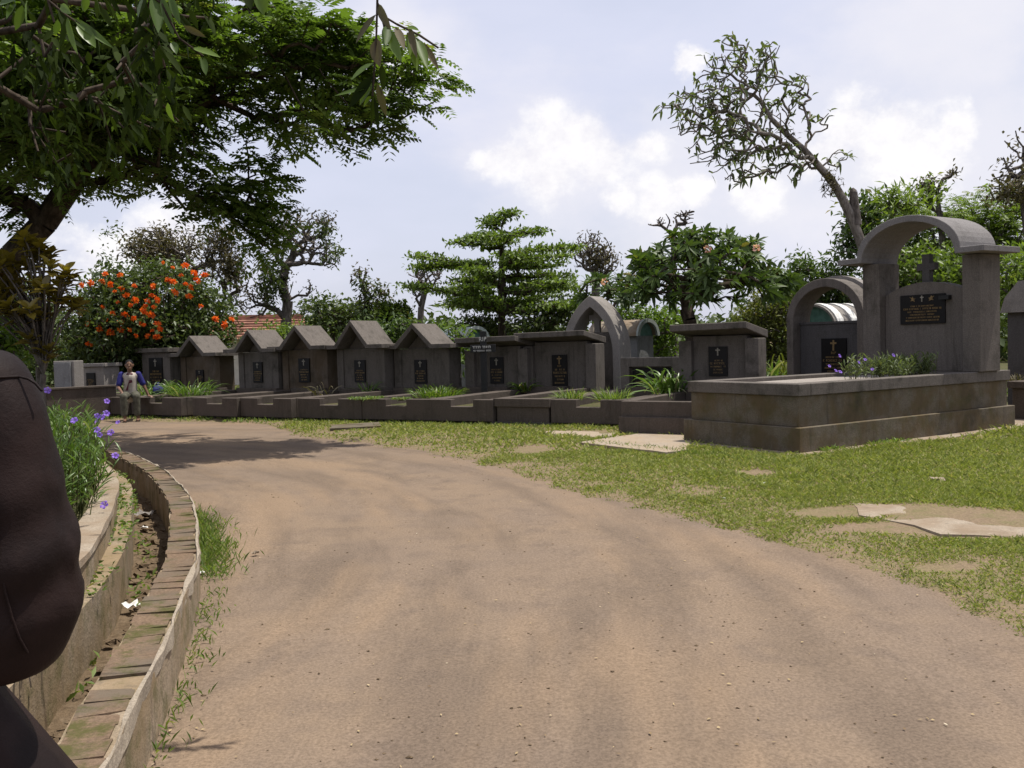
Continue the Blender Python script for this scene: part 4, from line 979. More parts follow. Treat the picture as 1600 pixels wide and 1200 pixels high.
# -- nearer tree outside the frame at left, its branches hanging into the picture
def mango_tree():
    rs = np.random.RandomState(23)
    b = np.array([-5.6, 5.2, -0.06])
    E = [(130, 140, 150, 100, 5.8, 0.9, 1.3), (40, 210, 90, 80, 5.8, 0.9), (230, 110, 90, 90, 5.4, 0.7), (30, 60, 110, 70, 5.2, 0.9), (240, 20, 120, 40, 4.6, 0.6), (150, -40, 240, 60, 4.6, 0.9, 0.7), (-150, 100, 150, 180, 5.8, 1.2, 0.6)]
    tips = cloud(rs, E, 90)
    trunk = [b, b + [0.1, 0, 1.5], b + [0.3, 0.1, 3.0], b + [0.9, 0.2, 4.2], at(-60, 60, 5.4), at(60, 40, 5.2)]
    def lf(tp, td):
        n = len(tp) * 9; P = np.repeat(tp, 9, 0) + rs.normal(size=(n, 3)) * 0.07
        A = unit(np.repeat(td, 9, 0) * 0.4 + rdir(rs, n) * 0.8 + [0, 0, -0.9])
        return [leaf_mesh(P, A, rdir(rs, n) + [0, 0, 0.6], rs.uniform(0.08, 0.16, n), rs.uniform(0.028, 0.045, n), rs.rand(n) * 0.85, 0.1, 2)]
    g = tree('drooping_leaf_tree', 'near tree at the upper left with drooping dark leaves, its trunk out of view', b, rs, trunk, tips, lf, 'bark', 0.007, 0.42, 0.4, 0.06, 3, 0.25, 0.2, lmat='lf_dark')
    # hanging sprays of long leaves at the top edge: twig points, then single leaves (base, tip, width)
    def spray(twigs, leaves, mat, d, seed):
        r = np.random.RandomState(seed)
        for t in twigs:
            pts = np.array([at(x, y, d) for x, y in t]); k = len(pts) - 1
            own(wood('twig', (pts[:-1], pts[1:], np.full(k, 0.0045), np.full(k, 0.0038)), M['bark'], g, 5), g)
        for (x0, y0, x1, y1, w, mk) in leaves:
            a, b2 = at(x0, y0, d), at(x1, y1, d + r.uniform(-0.06, 0.06)); L = np.linalg.norm(b2 - a)
            V, Fa, R = leaf_mesh(a[None], (b2 - a)[None], unit(np.array([[r.normal() * 0.7, -1, 0.5 + r.normal() * 0.3]])), L, w * d / F, np.array([r.rand() * 0.8]), 0.0, 4, 0.22)
            own(link('leaf', np_mesh('leaf', V, Fa, R), M[mk], None, smooth=True), g)
    spray([[(-200, -160), (300, -120), (560, -60), (590, -10), (588, 60), (584, 120), (582, 150)], [(590, 5), (600, 40), (606, 62)], [(590, 20), (620, 38), (655, 55), (685, 75)]],
          [(588, 22, 556, 68, 14, 'lf_dry'), (590, 5, 612, 48, 15, 'lf_dry'), (588, 60, 594, 105, 24, 'lf_dry'), (606, 45, 628, 98, 17, 'lf_bright'), (618, 42, 632, 78, 14, 'lf_dry'), (636, 50, 652, 112, 18, 'lf_bright'),
           (650, 58, 668, 108, 17, 'lf_bright'), (655, 64, 686, 110, 15, 'lf_dry'), (640, 42, 652, 92, 12, 'lf_dry'), (605, 40, 600, 75, 16, 'lf_bright'),
           (585, 98, 548, 126, 17, 'lf_bright'), (583, 118, 545, 170, 17, 'lf_dark'), (584, 135, 522, 150, 9, 'lf_bright'), (583, 130, 562, 165, 16, 'lf_bright'), (596, 100, 598, 142, 12, 'lf_dark'),
           (590, 130, 604, 183, 13, 'lf_dry'), (584, 140, 580, 195, 11, 'lf_dark'), (584, 150, 591, 211, 10, 'lf_dark'), (636, 42, 655, 48, 9, 'lf_bright'), (581, 150, 568, 168, 11, 'lf_bright')], 'lf_bright', 3.2, 1)
    spray([[(-200, -100), (40, -40), (75, 0), (105, 25), (125, 38)], [(75, 0), (85, 35)], [(240, -60), (252, 5), (280, 60), (318, 88)], [(-60, -30), (0, -10), (30, 0)], [(252, 5), (200, -30)]],
          [(112, 27, 178, 76, 12, 'lf_bright'), (105, 25, 122, 86, 15, 'lf_bright'), (122, 36, 150, 75, 20, 'lf_bright'), (95, 8, 112, 22, 13, 'lf_bright'), (90, 30, 86, 55, 11, 'lf_bright'), (142, 30, 156, 92, 9, 'lf_dark'),
           (0, 5, 25, 0, 20, 'lf_bright'), (25, 5, 10, 30, 12, 'lf_bright'), (35, 8, 24, 48, 14, 'lf_bright'), (42, 0, 42, 42, 10, 'lf_bright'), (130, -8, 132, 19, 17, 'lf_bright'), (150, -10, 158, 24, 14, 'lf_dark'),
           (252, -6, 272, 58, 14, 'lf_bright'), (265, -8, 282, 40, 12, 'lf_bright'), (240, -5, 247, 52, 22, 'lf_bright'), (225, -6, 216, 28, 18, 'lf_bright'), (286, 40, 322, 58, 10, 'lf_dry'), (300, 75, 345, 90, 13, 'lf_bright'),
           (316, 88, 322, 118, 12, 'lf_bright'), (312, 86, 338, 104, 8, 'lf_dark'), (270, 65, 276, 85, 12, 'lf_bright'), (236, 150, 240, 185, 12, 'lf_dark'), (262, 160, 272, 190, 13, 'lf_bright'), (400, -15, 412, 24, 26, 'lf_bright'), (385, -18, 392, 16, 18, 'lf_dark')], 'lf_bright', 3.4, 2)
mango_tree()

# -- bare twisted tree leaning in at the right
def leaning_tree():
    rs = np.random.RandomState(31); d = 16.5
    b = gr(1420, d)
    trunk = [b, at(1395, 480, d), at(1352, 395, d), at(1335, 350, d), at(1318, 312, d), at(1300, 282, d), at(1282, 262, d), at(1258, 235, d), at(1232, 212, d), at(1205, 185, d), at(1190, 160, d)]
    E = [(1150, 125, 70, 55, d, 0.8), (1090, 175, 65, 38, d, 0.8), (1160, 190, 75, 45, d, 0.9), (1150, 240, 75, 40, d, 0.8), (1145, 75, 34, 24, d, 0.4), (1200, 95, 22, 35, d, 0.4), (1245, 145, 28, 34, d, 0.4), (1275, 190, 24, 24, d, 0.3, 0.6), (1305, 245, 34, 16, d, 0.3, 0.5), (1230, 255, 46, 30, d, 0.5), (1160, 280, 30, 14, d, 0.4), (1065, 160, 30, 20, d, .4)]
    tips = cloud(rs, E, 800)
    def lf(tp, td):
        k = rs.rand(len(tp)) < 0.45; return [tufts(rs, tp[k], td[k], 3, 0.17, 0.06, 0.8, -0.1, 0.02, 0.3, 2)]
    g = tree('leaning_frangipani', 'nearly bare twisted tree leaning left above the canopy tomb', b, rs, trunk, tips, lf, 'bark_pale', 0.0085, 0.27, 0.14, 0.14, 6, 0.10, 0.13, 5, lmat='lf_pale', trunk_r=(0.115, 0.04))
    # second broken limb
    p = [at(1338, 352, d), at(1336, 330, d), at(1333, 300, d), at(1331, 294, d)]
    own(wood('broken_limb', (np.array(p[:-1]), np.array(p[1:]), np.array([.10, .085, .075]), np.array([.085, .075, .03])), M['bark_mid'], g, 7), g)
    t = cloud(rs, [(1298, 285, 12, 22, d - .1, 0.12), (1225, 210, 22, 10, d - .1, 0.15)], 26); own(foliage('epiphyte', [tufts(rs, t, rdir(rs, len(t)), 9, 0.13, 0.025, 0.8, 0.2, 0.05)], M['lf_dry'], kind='stuff'), g)
leaning_tree()

# -- frangipanis in full leaf
def frangipani(label, px, d, E, n, trunk_px, seed, L=0.30, per=12, flowers=()):
    rs = np.random.RandomState(seed); b = gr(px, d)
    tips = []
    for (x, y, rx, ry, dd, rd, k) in E:      # tips lie on domes, so the limbs below stay open to view
        a = rs.rand(k) * 6.283; el = np.arcsin(rs.uniform(0.02, 1, k)); q = rs.uniform(0.86, 1.04, (k, 1)); s = dd / F
        tips.append(at(x, y, dd) + np.column_stack([np.cos(el) * np.cos(a) * rx * s, np.cos(el) * np.sin(a) * rd, np.sin(el) * ry * s]) * q)
    tips = np.concatenate(tips)
    trunk = [b] + [at(x, y, d) for x, y in trunk_px]
    g = tree('frangipani_tree', label, b, rs, trunk, tips, lambda tp, td: [rosettes(rs, tp, td, per, L, L * 0.27)], 'bark', 0.016, 0.40, 0.28, 0.10, 1, 0.2, 0.2, 5, group='frangipani trees behind the graves', lmat='lf_frangi')
    for x, y in flowers:
        c = at(x, y, d - 1.6); k = 22; u = rdir(rs, k); own(foliage('blossom', [leaf_mesh(np.repeat(c[None], k, 0) + u * 0.03, u, rdir(rs, k), 0.06, 0.045, rs.rand(k))], M['pink']), g)
frangipani('broad domed frangipani with open branches in the middle distance', 1082, 18.5,
           [(1095, 470, 130, 108, 18.5, 1.7, 210), (1090, 440, 80, 50, 18.5, 1.0, 30), (1205, 446, 45, 22, 18.5, 0.6, 16)], 0, [(1082, 530), (1080, 512), (1078, 500)], 41, 0.29, 11, [(1105, 390), (1182, 388)])
frangipani('smaller frangipani left of the broad domed one', 945, 21, [(942, 470, 42, 42, 21, 0.8, 34)], 0, [(948, 530), (950, 500)], 42, 0.26, 12, [(944, 440)])

# -- tiered tree
def tiered_tree():
    rs = np.random.RandomState(51); d = 25.0; b = gr(786, d); tips = []
    for (y, R, arms) in ((346, 26, 4), (366, 58, 5), (392, 108, 6), (418, 126, 6), (442, 120, 6), (464, 142, 7), (490, 138, 6)):
        c = at(782, y, d); Rm = R * d / F
        for k in range(arms):
            th = 6.283 * k / arms + rs.rand() * 1.1; rr = Rm * rs.uniform(0.45, 1.2); dr = np.array([math.cos(th), math.sin(th), rs.normal() * 0.10]); c = at(782, y + rs.normal() * 7, d)
            m = int(24 * rr) + 5; t = 0.12 + 0.88 * rs.rand(m) ** 0.6; side = np.array([-dr[1], dr[0], 0])
            tips.append(c + dr * (t * rr)[:, None] + side * (rs.normal(size=m) * 0.10 * rr * (0.4 + t))[:, None] + np.array([0, 0, 1]) * (rs.normal(size=m) * 0.03 + 0.10 * rr * t)[:, None])
    tips = np.concatenate(tips)
    trunk = [b] + [at(784, y, d) for y in np.arange(530, 345, -12)]
    tree('tiered_tree', 'tall green tree with flat layered branches in the centre', b, rs, trunk, tips, lambda tp, td: [tufts(rs, tp, td, 9, 0.14, 0.07, 0.9, 0.35, np.array([0.13, 0.13, 0.035]), 0.1)], 'bark', 0.008, 0.40, 0.5, 0.05, 2, 0.05, 0.11, lmat='lf_layer')
tiered_tree()

# -- orange flowering tree
def tulip_tree():
    rs = np.random.RandomState(61); d = 23.0; b = gr(235, d)
    E = [(235, 455, 95, 45, d, 1.6), (200, 515, 100, 52, d - .4, 1.5), (290, 530, 78, 50, d, 1.4), (150, 535, 40, 40, d, 0.9), (325, 490, 40, 40, d, 0.9), (170, 470, 50, 40, d, 1.0), (215, 555, 100, 24, d, 1.3), (130, 570, 35, 20, d, 0.7)]
    tips = cloud(rs, E, 900, 0.2); trunk = [b, at(235, 575, d), at(237, 545, d), at(240, 515, d)]
    g = tree('tulip_tree', 'dense dark tree covered with orange flower clusters', b, rs, trunk, tips, lambda tp, td: [tufts(rs, tp, td, 20, 0.16, 0.08, 0.9, 0.15, 0.15, 0.2)], 'bark', 0.012, 0.42, 0.5, 0.08, 1, 0.25, 0.2, lmat='lf_tulip')
    arch = cloud(rs, [(175, 362, 18, 8, d, 0.3), (160, 400, 25, 8, d, 0.3), (200, 420, 40, 12, d, 0.6)], 26)
    own(foliage('arching_shoots', [tufts(rs, arch, rdir(rs, len(arch)), 8, 0.12, 0.06, 0.9, 0, 0.12)], M['lf_tulip'], kind='stuff'), g)
    k = 34; u = unit(rdir(rs, k) + [0, -0.3, 0.3]); V, Fa, R = leaf_mesh(np.zeros((k, 3)) + u * rs.uniform(0, 0.08, (k, 1)), u, rdir(rs, k), 0.13, 0.09, rs.rand(k))
    me = np_mesh('flower_cluster', V, Fa, R); me.materials.append(M['orange'])
    for i, (x, y) in enumerate([(165, 428), (188, 430), (190, 451), (210, 446), (238, 462), (240, 447), (184, 472), (204, 476), (223, 485), (233, 491), (240, 494), (241, 480), (188, 503), (189, 515), (203, 515), (224, 508), (238, 516), (249, 514), (246, 506), (155, 515), (141, 537), (137, 506), (302, 426), (320, 430), (309, 438), (272, 441), (291, 444), (298, 449), (273, 457), (294, 463), (255, 410), (143, 442), (128, 445), (270, 418), (288, 415), (246, 527), (313, 478), (338, 498), (352, 507), (362, 499), (95, 470), (160, 440), (230, 470), (218, 505), (172, 445), (180, 455), (196, 462), (212, 470), (176, 490), (166, 500), (196, 492), (208, 498), (172, 520), (230, 525), (213, 525), (226, 478), (246, 470), (262, 436), (283, 430), (160, 480)]):
        dd = d - 1.85 + 0.5 * abs(x - 230) / 100; o = bpy.data.objects.new('flower_cluster', me); COL.objects.link(o); o.parent = g
        o.location = Vector(at(x, y, dd)) - g.location; s = rs.uniform(0.35, 0.7); o.scale = (s, s, s * 0.8); o.rotation_euler = (rs.normal() * 0.6, rs.normal() * 0.6, rs.rand() * 6)
tulip_tree()

# -- bare and half bare trees beyond the graves
def sparse(name, label, px, d, trunk_px, E, n, seed, per=3, keep=0.6, L=0.14, W=0.06, tip_r=0.012, lm='lf_dry', bark='bark_mid', extra=(), extra_m='lf_tulip', seg=0.3, wig=0.16, rmax=0.2):
    rs = np.random.RandomState(seed); b = gr(px, d)
    def lf(tp, td):
        k = rs.rand(len(tp)) < keep
        return [tufts(rs, tp[k], td[k], per, L, W, 0.9, 0.0, 0.10, 0.25)] if k.any() else []
    g = tree(name, label, b, rs, [b] + [at(x, y, d) for x, y in trunk_px], cloud(rs, E, n), lf, bark, tip_r, 0.42, seg, wig, 1, 0.15, rmax, 4, group='half bare trees beyond the graves', lmat=lm)
    if extra:
        t = cloud(rs, extra, sum(int(e[2] * e[3] / 14) for e in extra)); own(foliage('hanging_growth', [tufts(rs, t, rdir(rs, len(t)), 12, 0.16, 0.07, 0.9, -0.1, 0.13)], M[extra_m], kind='stuff'), g)
    return g
sparse('bare_tree', 'brownish half bare tree rising behind the orange flowering tree', 300, 29, [(300, 560), (305, 500), (300, 450)],
       [(290, 395, 95, 45, 29, 1.6), (350, 400, 40, 50, 29, 1), (250, 390, 50, 40, 29, 1), (370, 450, 22, 40, 29, 0.6)], 480, 71, 6, 0.75, 0.17, 0.07, extra=[(345, 370, 26, 26, 28.6, 0.5), (235, 390, 45, 30, 28.6, .8), (358, 420, 24, 30, 28.6, .4)], extra_m='lf_dry')
sparse('bare_tree', 'tall pale limbed tree right of the orange flowering tree, crown half bare', 445, 30, [(446, 540), (447, 500), (450, 470), (458, 440)],
       [(475, 365, 55, 40, 30, 1.3), (440, 350, 40, 35, 30, 1), (505, 345, 25, 25, 30, .6), (500, 400, 35, 18, 30, .7), (425, 430, 30, 50, 30, 0.8), (480, 450, 16, 14, 30, .4), (395, 470, 25, 35, 30, 0.6)], 460, 72, 4, 0.55, 0.15, 0.06, 0.014, bark='bark_mid',
       extra=[(425, 440, 22, 40, 29.6, .5), (505, 360, 18, 14, 29.6, .4), (520, 395, 14, 16, 29.6, .4)], extra_m='lf_tulip')
sparse('bare_tree', 'thin overgrown trunk with a tuft on top between the gable roofs', 573, 26, [(573, 540), (572, 500), (571, 460), (566, 440)],
       [(560, 425, 14, 10, 26, .3), (590, 455, 22, 10, 26, .4), (572, 470, 8, 40, 26, .2)], 70, 73, 4, 0.8, 0.15, 0.07, extra=[(572, 490, 11, 40, 25.9, .25), (592, 456, 18, 8, 25.9, .3), (566, 440, 9, 8, 25.9, .2)])
sparse('bare_tree', 'bare twiggy tree left of the tiered tree', 655, 32, [(655, 540), (658, 480), (665, 450)], [(672, 425, 24, 26, 32, .8), (655, 440, 16, 30, 32, .6)], 200, 74, 2, 0.4, 0.12, 0.05)
sparse('bare_tree', 'bare crowned tree right of the tiered tree', 930, 30, [(932, 540), (930, 470), (932, 430)], [(922, 392, 34, 32, 30, 0.9), (945, 405, 22, 26, 30, .6)], 340, 75, 3, 0.5, 0.14, 0.06, extra=[(940, 405, 18, 14, 29.8, .4)], extra_m='lf_dry')
sparse('bare_tree', 'leafless twigs showing above the domed frangipani', 1052, 24, [(1055, 540), (1053, 450), (1052, 370)], [(1030, 345, 20, 12, 24, .5), (1070, 338, 20, 14, 24, .5)], 60, 76, 1, 0.08, 0.12, 0.05, 0.012)
sparse('bare_tree', 'slender bare tree with a nest of twigs behind the canopy tomb', 1478, 24, [(1478, 540), (1475, 400), (1468, 330), (1464, 300)], [(1487, 268, 12, 12, 24, .3), (1450, 290, 14, 22, 24, .4), (1445, 300, 12, 22, 24, .4)], 80, 77, 3, 0.5, 0.14, 0.06, 0.014, extra=[(1452, 298, 18, 14, 23.9, .4)], extra_m='lf_feather')
sparse('bare_tree', 'tall sparse tree cut by the right edge of the picture', 1610, 22, [(1612, 540), (1608, 380), (1600, 310)], [(1590, 240, 20, 40, 22, .6), (1575, 280, 26, 25, 22, .6), (1640, 250, 40, 60, 22, .8)], 150, 78, 3, 0.6, 0.15, 0.07, 0.014, extra=[(1585, 300, 40, 18, 21.8, .8)], extra_m='lf_dry')

# -- leafy trees and bushes
def leafy(name, label, px, d, E, n, seed, per=14, L=0.16, W=0.075, lm='lf_layer', bark='bark', trunk_px=None, fr=False, cat='tree', group='leafy trees behind the graves', shell=0.15, up=0.2):
    rs = np.random.RandomState(seed); b = gr(px, d); y0 = max(e[1] for e in E)
    tr = [b] + [at(x, y, d) for x, y in (trunk_px or [(px, 545), (px, y0)])]
    lf = (lambda tp, td: [fronds(rs, tp, td, per, L, 12, W, 0.3)]) if fr else (lambda tp, td: [tufts(rs, tp, td, per, L, W, 0.9, up, 0.14, 0.15)])
    return tree(name, label, b, rs, tr, cloud(rs, E, n, shell), lf, bark, 0.010, 0.40, 0.5, 0.08, 1, 0.2, 0.16, 4, cat, group, lmat=lm)
leafy('broadleaf_tree', 'dark layered bushy tree behind the fourth gable roof', 520, 27, [(500, 480, 36, 9, 27, 1), (545, 488, 42, 10, 27, 1), (510, 510, 50, 12, 27, 1)], 130, 81, 14, 0.17, 0.085, 'lf_tulip')
leafy('broadleaf_tree', 'small blackish round tree left of the tiered tree', 612, 42, [(603, 495, 20, 22, 42, 1), (625, 497, 16, 22, 42, 1)], 200, 82, 14, 0.26, 0.13, 'lf_dark')
leafy('feathery_tree', 'bright green feathery tree behind the canopy tomb', 1500, 25, [(1470, 365, 75, 48, 25, 1.6), (1540, 345, 55, 48, 25, 1.5), (1570, 420, 50, 60, 25, 1.5), (1440, 420, 60, 40, 25, 1.2), (1600, 350, 50, 60, 25, 1.3), (1400, 345, 35, 26, 25, 0.8)], 620, 83, 7, 0.34, 0.052, 'lf_feather', 'bark_mid', [(1500, 520), (1500, 420)], True)
leafy('broadleaf_tree', 'leafy tree just left of the leaning trunk at the right', 1355, 20, [(1352, 330, 28, 24, 20, 0.6), (1345, 365, 30, 26, 20, 0.7), (1330, 400, 30, 24, 20, .7)], 130, 84, 10, 0.19, 0.08, 'lf_frangi', 'bark_mid', [(1362, 500), (1358, 400)])
leafy('fern_stump', 'old stump topped with ferns behind the arched canopy', 1395, 18, [(1402, 318, 30, 16, 18, .4), (1425, 322, 22, 10, 18, .3)], 34, 85, 12, 0.26, 0.05, 'lf_feather', 'bark_mid', [(1370, 400), (1385, 350), (1400, 328)])
def bush(label, px, d, E, n, seed, lm, L=0.15, W=0.07, per=14, fr=False): leafy('bush', label, px, d, E, n, seed, per, L, W, lm, 'bark_mid', None, fr, 'bush', 'bushes behind the graves')
bush('dark bush massed below the tiered tree, left half', 760, 26, [(745, 508, 34, 13, 26, .8), (780, 508, 34, 15, 26, .8)], 100, 91, 'lf_tulip')
bush('dark bush massed below the tiered tree, right half', 860, 24, [(850, 495, 38, 16, 24, .9), (890, 486, 36, 20, 24, .9), (830, 512, 36, 12, 24, .7)], 150, 92, 'lf_tulip')
bush('yellow flecked green bush right of the pointed arch', 1010, 22, [(985, 500, 40, 22, 22, .8), (1040, 508, 40, 26, 22, .8), (1025, 540, 30, 24, 22, .6)], 220, 93, 'lf_bright', 0.13, 0.07)
bush('tall yellowish bush between frangipani and round arch', 1205, 20, [(1205, 490, 42, 44, 20, .9), (1180, 520, 36, 40, 20, .8), (1225, 470, 22, 30, 20, .6), (1215, 545, 30, 30, 20, .6)], 300, 94, 'lf_yellow', 0.13, 0.05)
bush('green bush behind the round arch', 1280, 21, [(1270, 440, 44, 26, 21, .8), (1310, 460, 40, 36, 21, .8), (1250, 420, 22, 16, 21, .5), (1300, 500, 40, 40, 21, .7)], 280, 95, 'lf_frangi', 0.16, 0.06)
bush('deep green bush seen under the canopy arch', 1440, 19.5, [(1430, 420, 45, 38, 19.5, .8), (1480, 430, 40, 40, 19.5, .8), (1450, 470, 60, 40, 19.5, .8)], 300, 96, 'lf_layer', 0.16, 0.07)
bush('loose green bush at the right edge behind the canopy column', 1590, 18.5, [(1590, 430, 36, 44, 18.5, .8), (1600, 480, 30, 36, 18.5, .7), (1640, 440, 50, 60, 18.5, .8)], 240, 97, 'lf_feather', 0.15, 0.06)
bush('bright leafy bush at the far left behind the shrub', 10, 13, [(5, 530, 34, 30, 13, .5), (25, 550, 24, 22, 13, .4), (-30, 540, 40, 40, 13, .6)], 90, 98, 'lf_bright', 0.20, 0.06, 9)
bush('low green bush under the tall pale limbed tree', 445, 25, [(425, 526, 22, 12, 25, .6), (455, 526, 30, 12, 25, .6)], 70, 99, 'lf_layer')
bush('pale leaved bush behind the third and fourth gable', 590, 21.5, [(585, 522, 26, 12, 21.5, .5), (600, 540, 18, 16, 21.5, .4), (630, 510, 20, 8, 21.5, .4)], 90, 100, 'lf_frangi')
bush('bright plant in the gap right of the nearest gable tomb', 712, 19.2, [(700, 520, 24, 12, 19.2, .3), (720, 545, 18, 24, 19.2, .3), (705, 575, 12, 20, 19.2, .25)], 46, 101, 'lf_bright', 0.20, 0.055, 8)
bush('sunlit plant behind the seated person', 185, 23.5, [(180, 590, 16, 16, 22.5, .5), (170, 600, 14, 8, 22.5, .4)], 70, 102, 'lf_bright', 0.16, 0.05, 10)
bush('dark green growth behind the shrub at far left', 60, 24, [(60, 520, 70, 50, 24, 1.2), (20, 480, 60, 50, 24, 1.2), (100, 560, 40, 25, 24, .8)], 320, 103, 'lf_tulip')

# -- the wood far behind, one mass
def far_wood():
    rs = np.random.RandomState(77); n = 5200; th = rs.uniform(-0.95, 0.95, n); r = rs.uniform(46, 62, n)
    X, Y = np.sin(th) * r, np.cos(th) * r
    top = 1.7 + 1.2 * vnoise(th * 9, th * 0, 3, 4) + 0.6 * vnoise(th * 40, th * 0, 5, 2) + 0.8 * (r > 54)
    Z = top * np.sqrt(rs.rand(n)); tips = np.stack([X, Y, np.maximum(Z, 0.2)], 1)
    o = foliage('far_trees', [tufts(rs, tips, rdir(rs, n), 9, 0.55, 0.34, 0.9, 0.2, 0.5)], M['lf_far'], kind='stuff'); tag(o, 'low far treeline along the horizon behind the cemetery', 'trees')
far_wood()

# -- croton shrub
def croton():
    rs = np.random.RandomState(13); d = 9.5; b = gr(66, d); b[2] = 0.30
    E = [(60, 390, 45, 26, d, .35), (20, 420, 40, 36, d, .4), (95, 440, 42, 28, d, .4), (70, 470, 60, 24, d, .45), (120, 478, 24, 22, d, .3), (10, 480, 36, 26, d, .4), (60, 540, 40, 24, d, .3, 0.35), (-40, 440, 50, 50, d, .4)]
    tips = cloud(rs, E, 84)
    trunk = [b, at(66, 605, d), at(68, 585, d), at(70, 568, d)]
    def lf(tp, td): return [rosettes(rs, tp, td, 9, 0.19, 0.085, 3, 0.5, 0.2)]
    tree('croton_shrub', 'yellow brown broad leaved shrub with many thin stems at the left', b, rs, trunk, tips, lf, 'bark_mid', 0.009, 0.28, 0.22, 0.05, 2, 1.6, 0.075, 6, 'shrub', lmat='lf_croton')
croton()

# -- ruellia in the flower bed
def flower_mesh():
    rs = np.random.RandomState(2); V, Fq = [(0, 0, -0.03)], []
    for k in range(5):
        a = k * 1.2566; c, s = math.cos(a), math.sin(a); c1, s1 = math.cos(a - 0.5), math.sin(a - 0.5); c2, s2 = math.cos(a + 0.5), math.sin(a + 0.5); i = len(V)
        V += [(c1 * .012, s1 * .012, 0), (c2 * .012, s2 * .012, 0), (c1 * .032, s1 * .032, 0.006), (c2 * .032, s2 * .032, 0.008), (c * .036, s * .036, 0.001)]
        Fq += [(0, i, i + 1), (i, i + 2, i + 3), (i, i + 3, i + 1), (i + 2, i + 4, i + 3)]
    R = np.repeat(rs.rand(6), [1, 5, 5, 5, 5, 5]); me = np_mesh('flower', np.array(V), np.array(Fq), R); me.materials.append(M['purple']); return me
FLOWER = flower_mesh()
def ruellia(label, pts, hgt, seed, stems, flowers, L, base_z, name='ruellia_plant', lm='lf_strap', W=0.011):
    rs = np.random.RandomState(seed); b = np.array([pts[:, 0].mean(), pts[:, 1].mean(), base_z])
    g = empty(name, tuple(b), 0, label, 'plant')
    i = rs.randint(0, len(pts), stems); B = np.column_stack([pts[i] + rs.normal(size=(stems, 2)) * 0.05, np.full(stems, base_z)])
    H = hgt * rs.uniform(0.55, 1.05, stems); lean = np.column_stack([rs.normal(size=(stems, 2)) * 0.22, np.ones(stems)]); T = B + unit(lean) * H[:, None]
    own(wood('stems', (B, T, np.full(stems, .004), np.full(stems, .0025)), M['stem'], None, 3), g)
    per = 11; t = np.tile(np.linspace(0.25, 1, per), stems); n = stems * per
    P = np.repeat(B, per, 0) + (np.repeat(T - B, per, 0)) * t[:, None]
    A = unit(rdir(rs, n) * [1, 1, 0.3] + [0, 0, 0.75] + np.array([0, 0, 0.6]) * t[:, None])
    own(foliage('foliage', [leaf_mesh(P, A, rdir(rs, n) + [0, 0, 0.8], L * rs.uniform(0.6, 1.2, n), W * rs.uniform(0.8, 1.3, n), rs.rand(n) * 0.93, 0.35, 2)], M[lm]), g)
    for p in flowers:
        o = bpy.data.objects.new('flower', FLOWER); COL.objects.link(o); o.parent = g; o.location = Vector(p) - g.location
        o.rotation_euler = Vector((rs.normal() * 0.5 + 0.2, -1, 0.5 + rs.rand() * 0.6)).to_track_quat('Z', 'Y').to_euler(); s = rs.uniform(0.6, 0.8); o.scale = (s, s, s)
    return g
rs_ = np.random.RandomState(8)
jj = rs_.randint(0, len(PL_C), 4000); off = rs_.uniform(0.16, 1.5, 4000); bed = PL_C[jj] + PL_N[jj] * off[:, None]
near = bed[(bed[:, 1] > 4.7) & (bed[:, 1] < 7.2) & (off < 1.0)]; far = bed[(bed[:, 1] >= 7.2) & (bed[:, 1] < 9.6)]
ruellia('dense narrow leaved plants with purple flowers filling the near flower bed', near, 0.52, 3, 620,
        [at(158, 652, 6.2), at(151, 658, 6.15), at(166, 646, 6.3), at(155, 680, 5.9), at(151, 672, 5.9), at(116, 657, 5.6), at(173, 676, 6.3), at(180, 712, 6.0), at(152, 650, 6.0), at(74, 610, 5.2)], 0.15, 0.35)
ruellia('narrow leaved plants at the far end of the flower bed', far, 0.50, 4, 420, [at(167, 627, 8.2), at(184, 660, 7.8), at(163, 789, 5.0)], 0.15, 0.35)
# ruellia clump on the big tomb
pl = np.array([tq(2.2, 0.62), tq(2.45, 0.5), tq(2.7, 0.6), tq(2.9, 0.5), tq(1.95, 0.7), tq(3.0, 0.75)])
ruellia('purple flowered clump growing in the planter of the big tomb', np.repeat(pl, 4, 0) + rs_.normal(size=(24, 2)) * 0.08, 0.30, 6, 120,
        [at(1312, 556, 11.0), at(1296, 572, 10.9), at(1306, 579, 10.8), at(1313, 581, 10.8), at(1342, 566, 11.0), at(1352, 562, 11.2), at(1363, 577, 11.0), at(1396, 555, 11.3)], 0.13, 0.74, lm='lf_pale', W=0.016)

# -- strap leaved clumps, tufts on plots
def clump(label, c, r, n, L, W, seed, lm='lf_strap', droop=0.55, name='grass_clump', group=None):
    rs = np.random.RandomState(seed); th = rs.rand(n) * 6.28; q = np.sqrt(rs.rand(n)) * r
    P = np.column_stack([c[0] + np.cos(th) * q, c[1] + np.sin(th) * q, np.full(n, c[2])]); A = np.column_stack([np.cos(th) * 0.5, np.sin(th) * 0.5, np.ones(n)]) + rs.normal(size=(n, 3)) * 0.3
    A[:, 2] = np.abs(A[:, 2]); P0 = P - np.array(c)
    g = empty(name, tuple(c), 0, label, 'plant', group)
    V, Fa, R = leaf_mesh(P0, A, rdir(rs, n) * 0.4 + [0, 0, 1.0], L * rs.uniform(0.5, 1.2, n), W * rs.uniform(0.8, 1.3, n), rs.rand(n), droop, 4)
    link('blades', np_mesh('blades', V, Fa, R), M[lm], g)
    m = MB(); k = 7
    m.prism([(r * 0.5 * math.cos(a), 0.02 * math.sin(a)) for a in np.linspace(0, 6.28, k, endpoint=False)], -r * 0.4, r * 0.4); m.build('root_crown', M['soil'], g)
def rp(s, t, z=0.32): p = rowp(s, t); return (p[0], p[1], z)
